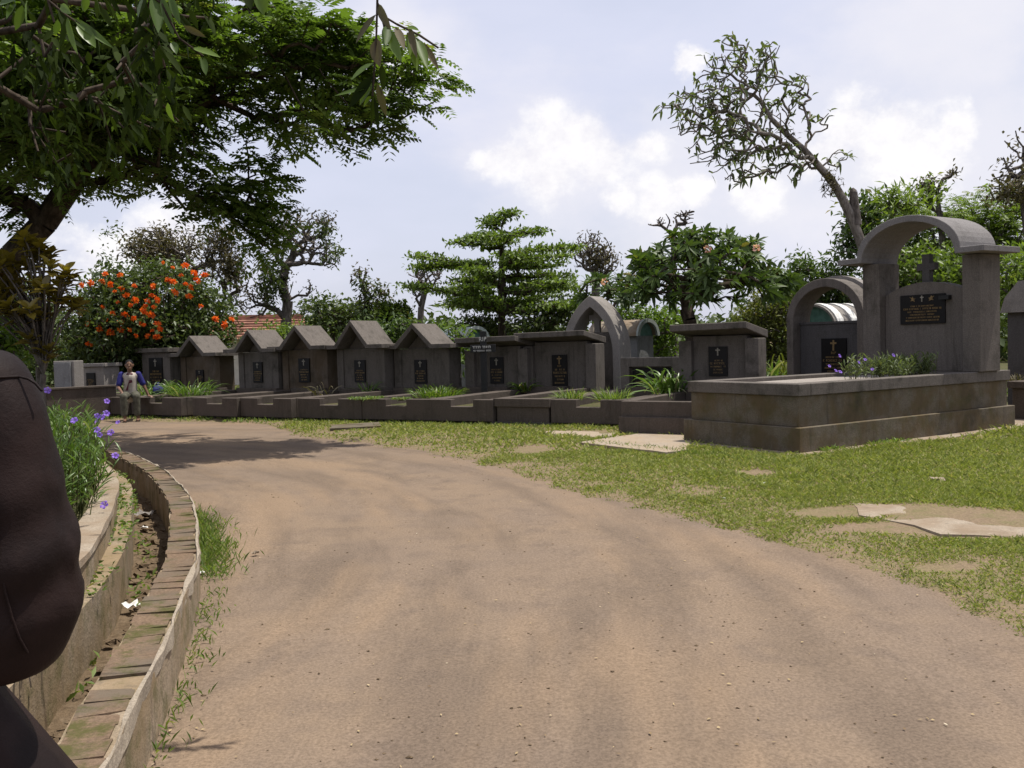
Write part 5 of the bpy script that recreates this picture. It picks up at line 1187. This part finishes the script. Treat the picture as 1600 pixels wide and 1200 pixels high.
clump('arching grass clump on the first gable tomb plot', rp(-0.75, 1.3, 0.38), 0.42, 200, 0.72, 0.022, 1)
clump('arching grass clump on the second gable tomb plot', rp(0.55, 1.3, 0.38), 0.42, 200, 0.80, 0.022, 2)
clump('withered stalks in front of the fourth gable tomb', rp(3.7, 1.9, 0.36), 0.20, 16, 0.75, 0.026, 3, 'lf_dry', 0.7)
clump('reedy tuft left of the nearest gable tomb', rp(4.55, 2.3, 0.4), 0.12, 30, 0.55, 0.022, 4)
clump('green weeds on the plot before the black cross', rp(6.6, 1.7, 0.36), 0.45, 240, 0.38, 0.02, 5, 'lf_bright', 0.4)
clump('weeds beside the black cross', rp(6.1, 2.5, 0.36), 0.28, 90, 0.38, 0.025, 6, 'lf_bright', 0.4)
clump('low weeds spilling over the nearest gable tomb kerb', rp(6.2, 0.12, 0.44), 0.30, 260, 0.14, 0.014, 7, 'lf_bright', 0.7)
clump('second patch of weeds spilling over a kerb notch', rp(6.95, 0.10, 0.44), 0.16, 130, 0.12, 0.014, 8, 'lf_bright', 0.7)
clump('green grass tuft on the left end of the low tomb kerb', rp(9.98, 0.35, 0.42), 0.18, 150, 0.30, 0.012, 9, 'grass_lush', 0.3)
clump('green grass tuft on the right end of the low tomb kerb', rp(10.7, 0.3, 0.42), 0.24, 160, 0.32, 0.012, 10, 'grass_lush', 0.3)
clump('tall strap leaved clump between the low tomb and the flat roofed tomb', tuple(at(1046, 600, 14.4)[:2]) + (0.42,), 0.28, 130, 1.05, 0.036, 11)
clump('tall reeds right of the flat roofed tomb, near the round arch', tuple(at(1200, 560, 16)[:2]) + (0.3,), 0.45, 220, 1.35, 0.034, 12)
clump('paler reeds behind those near the round arch', tuple(at(1222, 560, 17)[:2]) + (0.3,), 0.42, 200, 1.6, 0.03, 13, 'lf_yellow')
clump('bright plant in the gap between the two flat roofed tombs', tuple(at(818, 590, 17.2)[:2]) + (0.4,), 0.12, 40, 0.55, 0.04, 14, 'lf_bright')
clump('small green plant in the gap left of the nearest gable tomb', tuple(at(603, 590, 20.5)[:2]) + (0.3,), 0.22, 60, 0.5, 0.04, 15, 'lf_bright')
clump('dry tuft on the tomb at the right edge', tuple(at(1590, 590, 13.6)[:2]) + (0.55,), 0.2, 60, 0.3, 0.015, 16, 'lf_dry')

# weeds along the wall foot, in the drain and at the kerb feet: ground cover nobody could count
def weeds():
    rs = np.random.RandomState(19); parts = []
    T, N = normals2(wall_c)
    for (y0, y1, n, w, L) in ((5.0, 7.3, 1900, 0.20, 0.085), (3.2, 5.0, 260, 0.14, 0.05), (6.9, 9, 200, 0.12, 0.06), (2.4, 3.4, 90, 0.12, 0.06)):
        m = np.where((wall_c[:, 1] > y0) & (wall_c[:, 1] < y1))[0]; i = rs.choice(m, n)
        o = 0.01 + np.abs(rs.normal(size=n)) * w * 0.5; P = wall_c[i] - N[i] * o[:, None]
        k = rs.rand(n) < np.clip(1.3 - np.abs(P[:, 1] - (y0 + y1) / 2) / (y1 - y0) * 2, 0.1, 1) ; P = P[k]
        parts.append(blades(rs, P[:, 0], P[:, 1], np.full(len(P), 0.005), L * rs.uniform(0.5, 1.5, len(P)), 0.008, 0.5))
    # drain ledge moss and creepers
    j = rs.randint(30, len(DL_C) - 40, 1500); P = DL_C[j] + DL_N[j] * rs.uniform(-0.03, 0.14, 1500)[:, None]; k = (P[:, 1] < 8) & (vnoise(P[:, 0] * 4, P[:, 1] * 4, 3) > -0.05); P = P[k]
    parts.append(blades(rs, P[:, 0], P[:, 1], np.full(len(P), 0.265), rs.uniform(0.02, 0.055, len(P)), 0.016, 1.2))
    j = rs.randint(30, len(DL_C) - 60, 420); P = DL_C[j] - DL_N[j] * rs.uniform(0.01, 0.12, 420)[:, None]; k = (P[:, 1] < 7) & (vnoise(P[:, 0] * 3, P[:, 1] * 3, 9) > 0.05); P = P[k]
    parts.append(blades(rs, P[:, 0], P[:, 1], np.full(len(P), 0.01), rs.uniform(0.03, 0.08, len(P)), 0.018, 1.0))
    # along the kerb feet and the tomb apron
    s = rs.uniform(-1.3, 11.2, 1500); off = -np.abs(rs.normal(size=1500)) * 0.16; k = vnoise(s * 2.0, s * 0, 6) > -0.15; P = ROW0 + RD * s[k][:, None] + RU * off[k][:, None]
    parts.append(blades(rs, P[:, 0], P[:, 1], np.full(len(P), 0.02), rs.uniform(0.05, 0.17, len(P)), 0.02, 0.8))
    s = rs.uniform(0.0, 2.6, 500); P = TB + TU * s[:, None] - TV * (0.05 + np.abs(rs.normal(size=500)) * 0.05)[:, None]; k = vnoise(s * 2.6, s * 0, 16) > 0.12; P = P[k]
    parts.append(blades(rs, P[:, 0], P[:, 1], np.full(len(P), 0.06), rs.uniform(0.04, 0.12, len(P)), 0.016, 0.9))
    a, b = gp(905, 694)[:2], gp(1240, 732)[:2]; t = rs.rand(1500) ** 0.8; P = a + (b - a) * t[:, None] + rs.normal(size=(1500, 2)) * [0.05, 0.09] - [0, 0.10]
    parts.append(blades(rs, P[:, 0], P[:, 1], np.full(len(P), 0.025), rs.uniform(0.05, 0.13, len(P)) , 0.013, 0.7))
    n = 9000; X = rs.uniform(-14, 14, n); Y = rs.uniform(15, 32, n); k = (np.dot(np.column_stack([X, Y]) - ROW0, RU) > 3.4) | (X > 4.5); k &= vnoise(X * 0.7, Y * 0.7, 41) > -0.25; X, Y = X[k], Y[k]
    parts.append(blades(rs, X, Y, np.full(len(X), -0.06), rs.uniform(0.15, 0.55, len(X)), 0.035, 0.6))
    o = foliage('weeds', parts, M['grass_lush'], kind='stuff'); tag(o, 'weeds growing along the wall foot, drain and kerb feet', 'weeds')
    # pebbles and leaf bits on the road
    mb = MB(); r = np.random.RandomState(6)
    for k in range(1100):
        y = 2.0 + 12 * r.rand() ** 1.7; x = r.uniform(-0.58 * y - 0.2, 0.62 * y); p = np.array([[x], [y]])
        if not inpoly(np.array([x]), np.array([y]), road_poly)[0]: continue
        sz = r.uniform(0.002, 0.0065) * (1.6 if r.rand() < 0.06 else 1)
        V = (np.array([(1, 0, 0), (0, 1, 0), (-1, 0, 0), (0, -1, 0), (0, 0, 0.8), (0, 0, -0.5)]) + r.normal(size=(6, 3)) * 0.3) * sz * [1.3, 0.9, 0.7]
        mb.add(V + [x, y, float(road_z(np.array([[x]]), np.array([[y]]))[0, 0]) + sz * 0.25], [(0, 1, 4), (1, 2, 4), (2, 3, 4), (3, 0, 4), (1, 0, 5), (2, 1, 5), (3, 2, 5), (0, 3, 5)])
    o = mb.build('road_pebbles', M['ditch']); tag(o, 'small stones scattered over the road', 'pebbles', None, 'stuff')
    n = 520; y = 2.2 + 10 * r.rand(n) ** 1.5; x = r.uniform(-0.5, 0.6, n) * y; k = inpoly(x, y, road_poly) | (x > 0.5); x, y = x[k], y[k]; n = len(x); th = r.rand(n) * 6.28
    z = np.where(inpoly(x, y, road_poly), road_z(x, y) + 0.006, 0.045)
    o = foliage('leaf_litter', [leaf_mesh(np.column_stack([x, y, z]), np.column_stack([np.cos(th), np.sin(th), np.zeros(n)]), rdir(r, n) * 0.3 + [0, 0, 1], r.uniform(0.006, 0.024, n), r.uniform(0.004, 0.011, n), r.rand(n), 0.0)], M['litter'], kind='stuff')
    tag(o, 'dry leaf bits scattered over road and grass', 'leaf litter')
M['litter'] = mat_leaf('dry_litter', (0.12, 0.075, 0.04), (0.38, 0.29, 0.16), (0.55, 0.48, 0.36), 0.1, 0.8, 0.1)
weeds()

# ------------------------------------------------------------------ house roof far off
def house():
    d = 38.0; c = at(365, 540, d); g = empty('house', (c[0], c[1], -0.08), 0.25, 'house with red tiled roof half hidden behind the flowering tree', 'house')
    w, dp, h, rz = 2.6, 4.0, 1.9, 1.05
    m = MB(); m.box(-w, w, 0, dp, 0, h); m.build('wall', M['house_wall'], g)
    V = [(-w - .4, -0.5, h), (w + .4, -0.5, h), (w + .4, dp / 2, h + rz), (-w - .4, dp / 2, h + rz), (w + .4, dp + .5, h), (-w - .4, dp + .5, h)]
    m = MB(); m.add(V, [(0, 1, 2, 3), (3, 2, 4, 5), (0, 3, 5), (1, 4, 2), (0, 5, 4, 1)]); rf = m.build('roof', M['roof_tile'], g)
    for k in range(9):
        t0 = k / 9; m = MB(); y = -0.52 + (dp / 2 + 0.5) * t0; z = h + rz * t0 + 0.01
        m.box(-w - .42, w + .42, y, y + 0.10, z, z + 0.06); m.build('tile_course', M['roof_tile'], rf)
    m = MB(); m.box(-w - .4, w + .4, dp / 2 - 0.1, dp / 2 + 0.1, h + rz - 0.02, h + rz + 0.1); m.build('ridge', M['roof_tile'], rf)
    for x in (-1.4, 1.0):
        m = MB(); m.box(x, x + 0.8, -0.05, -0.002, 0.8, 1.6); m.build('window', M['granite'], g)
house()

# ------------------------------------------------------------------ people
def capsule(mb, a, b, ra, rb, sides=12, flat=1.0, fdir=None):
    """closed tapered limb piece with round ends"""
    a, b = np.array(a, float), np.array(b, float); ax = unit(b - a)
    ref = np.array(fdir, float) if fdir is not None else (np.array([1.0, 0, 0]) if abs(ax[2]) > 0.9 else np.array([0, 0, 1.0]))
    u = unit(np.cross(ax, ref)); v = np.cross(ax, u); rings = []
    L = np.linalg.norm(b - a)
    for t in (-80, -50, -20): rings.append((a + ax * ra * math.sin(math.radians(t)), ra * math.cos(math.radians(t))))
    for t in (0.0, 0.25, 0.5, 0.75, 1.0): rings.append((a + ax * L * t, ra + (rb - ra) * t))
    for t in (20, 50, 80): rings.append((b + ax * rb * math.sin(math.radians(t)), rb * math.cos(math.radians(t))))
    V, Fs = [], []
    for c, r in rings:
        for k in range(sides):
            th = 6.28318 * k / sides; V.append(c + u * r * math.cos(th) + v * r * flat * math.sin(th))
    for i in range(len(rings) - 1):
        for k in range(sides): k2 = (k + 1) % sides; Fs.append((i * sides + k, i * sides + k2, (i + 1) * sides + k2, (i + 1) * sides + k))
    Fs += [tuple(range(sides))[::-1], tuple(range((len(rings) - 1) * sides, len(rings) * sides))]
    mb.add(V, Fs)
def ball(mb, c, r, n=10):
    V, Fs = [], []
    for i in range(1, n):
        for k in range(n * 2): th, ph = math.pi * i / n, math.pi * k / n; V.append((c[0] + r[0] * math.sin(th) * math.cos(ph), c[1] + r[1] * math.sin(th) * math.sin(ph), c[2] + r[2] * math.cos(th)))
    s = n * 2
    for i in range(n - 2):
        for k in range(s): Fs.append((i * s + k, i * s + (k + 1) % s, (i + 1) * s + (k + 1) % s, (i + 1) * s + k))
    Fs += [tuple(range(s))[::-1], tuple(range((n - 2) * s, (n - 1) * s))]; mb.add(V, Fs)
def flesh(mb, name, mat, parent, vox, smooth=6):
    o = mb.build(name, mat, parent)
    r = o.modifiers.new('remesh', 'REMESH'); r.mode = 'VOXEL'; r.voxel_size = vox; r.use_smooth_shade = True
    if smooth: s = o.modifiers.new('smooth', 'SMOOTH'); s.iterations = smooth; s.factor = 0.5
    return o
M['skin'] = mat_plain('brown_skin', (0.16, 0.085, 0.052), 0.5, 0.35, 0.1, 20)
M['hair'] = mat_plain('black_hair', (0.007, 0.006, 0.006), 0.7, 0.15, 0.3, 80, 0.4)
M['shirt'] = mat_plain('white_shirt', (0.40, 0.36, 0.31), 0.85, 0.15, 0.12, 12, 0.2)
M['sleeve_blue'] = mat_plain('blue_sleeve', (0.022, 0.022, 0.13), 0.8, 0.2, 0.2, 15, 0.2)
M['shorts'] = mat_plain('grey_trousers', (0.085, 0.082, 0.062), 0.9, 0.1, 0.3, 14, 0.3)
M['print_red'] = mat_plain('shirt_print', (0.10, 0.03, 0.04), 0.8, 0.2, 0.2, 20)

def seated_boy():
    p = gp(206, 657); g = empty('person', (p[0] + 0.02, p[1] - 0.06, 0), math.radians(200), 'person in white shirt with blue sleeves seated on a grave kerb', 'person')
    g.scale = (-0.93, 0.93, 0.93)
    # local frame: faces +y rotated to the camera; x is his left when facing +y reversed; seat 0.46 high at y<0
    z = 0.46
    b = MB()
    hip = [(-0.09, -0.12, z + 0.09), (0.09, -0.12, z + 0.09)]; knee = [(-0.12, 0.30, z + 0.07), (0.13, 0.27, z + 0.06)]; ank = [(-0.11, 0.30, 0.09), (0.14, 0.22, 0.09)]
    sh = [(-0.165, -0.10, z + 0.52), (0.165, -0.10, z + 0.52)]
    capsule(b, (0, -0.12, z + 0.10), (0, -0.10, z + 0.48), 0.11, 0.12)                       # trunk
    capsule(b, sh[0], sh[1], 0.055, 0.055)
    capsule(b, (0, -0.10, z + 0.52), (0, -0.08, z + 0.63), 0.05, 0.048)                       # neck
    ball(b, (0, -0.06, z + 0.735), (0.077, 0.093, 0.108)); capsule(b, (0, 0.0, z + 0.665), (0, -0.03, z + 0.70), 0.045, 0.06)   # skull, jaw
    capsule(b, (0, 0.030, z + 0.745), (0, 0.046, z + 0.715), 0.008, 0.014, 8)                 # nose
    for s in (-1, 1): ball(b, (s * 0.08, -0.06, z + 0.73), (0.012, 0.022, 0.032), 6)          # ears
    for i in (0, 1):
        capsule(b, hip[i], knee[i], 0.085, 0.060); capsule(b, knee[i], ank[i], 0.055, 0.036)
        capsule(b, (ank[i][0], ank[i][1] - 0.03, 0.035), (ank[i][0], ank[i][1] + 0.15, 0.028), 0.036, 0.030)
    # right arm rests on the thigh, left arm props on the kerb
    elb = [(-0.235, -0.03, z + 0.27), (0.275, -0.10, z + 0.27)]; wr = [(-0.15, 0.20, z + 0.155), (0.36, -0.06, z + 0.06)]
    for i in (0, 1):
        capsule(b, sh[i], elb[i], 0.045, 0.036); capsule(b, elb[i], wr[i], 0.036, 0.025)
        w = np.array(wr[i]); dirn = unit(w - np.array(elb[i])) * 0.7 + np.array([0, 0.45, -0.25 if i == 0 else 0.0]); dirn = unit(dirn); 
        if i == 1: dirn = unit(np.array([0.55, 0.75, -0.12]))
        side = unit(np.cross(dirn, [0, 0, 1.0])); pc = w + dirn * 0.045
        capsule(b, w, pc + dirn * 0.02, 0.024, 0.032, 10, 0.55)
        for f in range(4):
            k = pc + side * (f - 1.5) * 0.017 + dirn * 0.03; l = (0.055, 0.065, 0.06, 0.045)[f]
            capsule(b, k, k + dirn * l * 0.55 + np.array([0, 0, -0.004]), 0.0085, 0.008, 6); capsule(b, k + dirn * l * 0.55 + np.array([0, 0, -0.004]), k + dirn * l + np.array([0, 0, -0.022]), 0.008, 0.007, 6)
        sg = 1 if i == 0 else -1
        capsule(b, w + dirn * 0.02 - side * sg * -0.02, w + dirn * 0.06 + side * sg * 0.045, 0.010, 0.008, 6)
    flesh(b, 'body', M['skin'], g, 0.0075, 4)
    h = MB(); ball(h, (0, -0.075, z + 0.765), (0.084, 0.094, 0.092)); hr = flesh(h, 'hair', M['hair'], g, 0.008, 2)
    for s in (-1, 1):
        e = MB(); ball(e, (s * 0.030, 0.026, z + 0.748), (0.011, 0.008, 0.006), 6); e.build('eye', M['hair'], g, smooth=True)
    e = MB(); capsule(e, (-0.02, 0.030, z + 0.685), (0.02, 0.030, z + 0.685), 0.004, 0.004, 6); e.build('mouth', M['hair'], g, smooth=True)
    s_ = MB(); capsule(s_, (0, -0.12, z + 0.06), (0, -0.10, z + 0.46), 0.135, 0.140, 16, 0.92, (0, 1, 0)); capsule(s_, (-0.12, -0.10, z + 0.50), (0.12, -0.10, z + 0.50), 0.072, 0.072)
    st = flesh(s_, 'shirt', M['shirt'], g, 0.011, 5)
    for i in (0, 1):
        s_ = MB(); a = np.array(sh[i]); q = a + (np.array(elb[i]) - a) * 0.75; capsule(s_, a + [0, 0, 0.012], q, 0.068, 0.062); flesh(s_, 'sleeve', M['sleeve_blue'], g, 0.009, 3)
    s_ = MB(); capsule(s_, (-0.035, -0.03, z + 0.53), (0.035, -0.03, z + 0.53), 0.035, 0.035, 10); s_.build('collar', M['print_red'], g, smooth=True)
    s_ = MB(); s_.prism([(-0.02, z + 0.34), (0.05, z + 0.36), (0.05, z + 0.41), (-0.005, z + 0.42), (-0.06, z + 0.27), (-0.085, z + 0.20), (-0.04, z + 0.19)], 0, 0.01)
    o = s_.build('shirt_print', M['print_red'], g); o.rotation_euler = (0, 0, math.radians(-90)); o.location = (0, 0.044, 0); 
    s_ = MB()
    for i in (0, 1): capsule(s_, hip[i], knee[i], 0.105, 0.078); capsule(s_, knee[i], (knee[i][0], knee[i][1] - 0.01, 0.16), 0.076, 0.066)
    capsule(s_, hip[0], hip[1], 0.11, 0.11); flesh(s_, 'trousers', M['shorts'], g, 0.011, 4)
    for i in (0, 1):
        f = MB(); f.prism([(-0.045, 0.0), (0.045, 0.0), (0.045, 0.016), (-0.045, 0.016)], -0.07, 0.17); o = f.build('sandal', M['black_wood'], g, 0.004); o.rotation_euler = (0, 0, math.pi / 2); o.location = (ank[i][0], ank[i][1], 0.004)
seated_boy()

def jacket_person():
    PROF = []
    m_, t, b_, o_ = newmat('brown_leather'); p = wpos(t)
    n1 = t.noise(p, 9, 5, 0.6); n2 = t.noise(p, 220, 3, 0.7)
    t.l.new(t.mix(t.ramp(n1, 0.35, 0.7), (0.010, 0.006, 0.0055, 1), (0.021, 0.012, 0.0105, 1)), b_.inputs['Base Color'])
    b_.inputs['Roughness'].default_value = 0.65; b_.inputs['Specular IOR Level'].default_value = 0.12
    bump(t, b_, t.math('ADD', t.math('MULTIPLY', n2, 0.25), t.noise(t.scale(p, (1, 1, 1.6)), 7, 3, 0.5, 0.8)), 0.16, 0.03); M['leather'] = m_
    M['jeans'] = mat_plain('dark_trousers', (0.022, 0.013, 0.011), 0.95, 0.2, 0.3, 12, 0.3)
    # stands one metre ahead at the left, turned away, right arm bent; only shoulder, sleeve and hip reach into the frame
    g = empty('person', (-0.905, 1.10, 0), 0, 'person in a brown leather jacket close by at the left edge, arm bent', 'person')
    zb = 0.0
    b = MB()
    capsule(b, (0, 0, 1.02), (0, 0.02, 1.22), 0.13, 0.13, 16, 0.75, (0, 1, 0)); capsule(b, (-0.17, 0, 1.26), (0.17, 0, 1.26), 0.055, 0.055)
    capsule(b, (0, 0.02, 1.28), (0, 0.05, 1.42), 0.055, 0.055); ball(b, (0, 0.06, 1.52), (0.078, 0.098, 0.115)); capsule(b, (0, 0.12, 1.45), (0, 0.09, 1.48), 0.04, 0.06)
    capsule(b, (0, 0.155, 1.535), (0, 0.17, 1.505), 0.008, 0.014, 8)
    for s in (-1, 1):
        ball(b, (s * 0.08, 0.06, 1.52), (0.012, 0.022, 0.032), 6)
        capsule(b, (s * 0.09, 0, 0.86), (s * 0.10, 0.02, 0.47), 0.088, 0.062); capsule(b, (s * 0.10, 0.02, 0.47), (s * 0.105, -0.02, 0.09), 0.056, 0.036); capsule(b, (s * 0.105, -0.05, 0.045), (s * 0.115, 0.15, 0.035), 0.04, 0.034)
    arms = {1: ((0.225, 0.0, 1.245), (0.288, -0.03, 0.985), (0.12, 0.20, 0.93)), -1: ((-0.205, 0.0, 1.235), (-0.27, -0.02, 0.96), (-0.12, 0.2, 0.95))}
    for s, (a, e, w) in arms.items():
        capsule(b, a, e, 0.045, 0.038); capsule(b, e, w, 0.036, 0.026); w_ = np.array(w); dr = unit(w_ - np.array(e)); sd = unit(np.cross(dr, [0, 0, 1.0]))
        capsule(b, w_, w_ + dr * 0.07, 0.026, 0.034, 10, 0.6)
        for f in range(4):
            k = w_ + dr * 0.09 + np.array([0, 0, 1]) * (f - 1.5) * 0.018; capsule(b, k, k + dr * 0.035, 0.009, 0.0085, 6); capsule(b, k + dr * 0.035, k + dr * 0.05 - sd * s * 0.03, 0.0085, 0.0075, 6)
        capsule(b, w_ + dr * 0.03 + [0, 0, 0.02], w_ + dr * 0.075 + [0, 0, 0.055], 0.011, 0.009, 6)
    flesh(b, 'body', M['skin'], g, 0.009, 4)
    h = MB(); ball(h, (0, 0.045, 1.55), (0.086, 0.10, 0.10)); flesh(h, 'hair', M['hair'], g, 0.01, 2)
    j = MB(); capsule(j, (0, 0, 0.92), (0, 0.02, 1.20), 0.175, 0.185, 18, 0.72, (0, 1, 0)); capsule(j, (-0.16, 0, 1.255), (0.19, 0, 1.26), 0.078, 0.078, 14)
    capsule(j, (0, 0.02, 1.28), (0, 0.04, 1.34), 0.09, 0.075); capsule(j, (0.07, -0.02, 0.93), (0.245, -0.03, 0.70), 0.12, 0.13, 14)
    for s, (a, e, w) in arms.items():
        a, e, w = map(np.array, (a, e, w))
        if s > 0: e = e + [-0.05, 0.0, 0.02]; a = a + [-0.05, 0, -0.02]
        capsule(j, a + [0, 0, 0.0], a + (e - a) * 0.55, 0.083, 0.079, 16); capsule(j, a + (e - a) * 0.5, e, 0.080, 0.076, 16); capsule(j, e, e + (w - e) * 0.85, 0.075, 0.058, 16)
        # folds at the elbow
        if s < 0: continue
        # outer sleeve: rings fitted to the hang of the cloth, with creases gathering at the elbow
        prof = [(6, 546), (30, 556), (48, 575), (62, 600), (80, 640), (95, 700), (104, 740), (110, 770), (117, 800), (123, 830), (129, 865), (133, 900), (134, 925), (132, 955), (126, 985), (117, 1010), (103, 1035), (84, 1052), (60, 1061)]
        PROF.extend(prof); ys_ = np.concatenate([np.arange(546, 1055, 9), [1061]]); prof = [(float(np.interp(q, [p_[1] for p_ in prof], [p_[0] for p_ in prof])), float(q)) for q in ys_]; V, Fs, sd = [], [], 26; D = 1.06; cmax = at(114, 925, D)[0] - 0.080
        for i, (x, y) in enumerate(prof):
            w0 = at(x - 20, y, D); r = 0.080 if y <= 925 else max(w0[0] - cmax, 0.01); r = min(r, 0.045 + 0.0011 * (y - 540)) if y < 600 else r
            cx = w0[0] - r
            for k in range(sd):
                th = 6.28318 * k / sd; cr = 1 + 0.055 * math.exp(-((y - 870) / 130) ** 2) * math.sin(y * 0.060 + 1.3 * th + 1.2 * math.sin(th * 2)) + 0.03 * math.sin(th * 4 + y * 0.014) - 0.02
                V.append(np.array([cx + r * cr * math.cos(th) - g.location.x, D - g.location.y + 0.075 * (r / 0.08) ** 0.5 * cr * math.sin(th) + 0.01, w0[2]]))
        for i in range(len(prof) - 1):
            for k in range(sd): k2 = (k + 1) % sd; Fs.append((i * sd + k, i * sd + k2, (i + 1) * sd + k2, (i + 1) * sd + k))
        Fs += [tuple(range(sd))[::-1], tuple(range((len(prof) - 1) * sd, len(prof) * sd))]; j.add(V, Fs)
    flesh(j, 'jacket', M['leather'], g, 0.006, 3)
    # stitched seams
    def on_sleeve(px, py):
        D = 1.06; xs = [q[0] for q in PROF]; ys = [q[1] for q in PROF]; w0 = at(float(np.interp(py, ys, xs)) - 20, py, D); cx = w0[0] - 0.08
        x = at(px, py, D - 0.06)[0]; dy = 0.076 * math.sqrt(max(0.05, 1 - ((x - cx) / 0.08) ** 2)); return np.array([x, D + 0.01 - dy, w0[2]]) - np.array(g.location)
    for nm, line in (('sleeve_seam', [(-10, 800), (-2, 850), (6, 900), (14, 940), (22, 975), (28, 1000)]), ('shoulder_seam', [(-30, 588), (-12, 588), (4, 592), (16, 599), (26, 610)])):
        sm = MB(); pts = [on_sleeve(*q) for q in line]
        for q in range(len(pts) - 1): capsule(sm, pts[q], pts[q + 1], 0.0016, 0.0016, 6)
        sm.build(nm, M['leather'], g, smooth=True)
    tr = MB()
    for s in (-1, 1): capsule(tr, (s * 0.085, 0, 0.88), (s * 0.10, 0.02, 0.47), 0.112, 0.085); capsule(tr, (s * 0.10, 0.02, 0.47), (s * 0.105, -0.01, 0.11), 0.082, 0.068)
    capsule(tr, (-0.08, 0, 0.9), (0.08, 0, 0.9), 0.12, 0.12); flesh(tr, 'trousers', M['jeans'], g, 0.014, 4)
    for s in (-1, 1):
        f = MB(); capsule(f, (s * 0.105, -0.05, 0.045), (s * 0.115, 0.15, 0.04), 0.05, 0.042, 12, 0.9); flesh(f, 'shoe', M['black_wood'], g, 0.01, 3)
jacket_person()
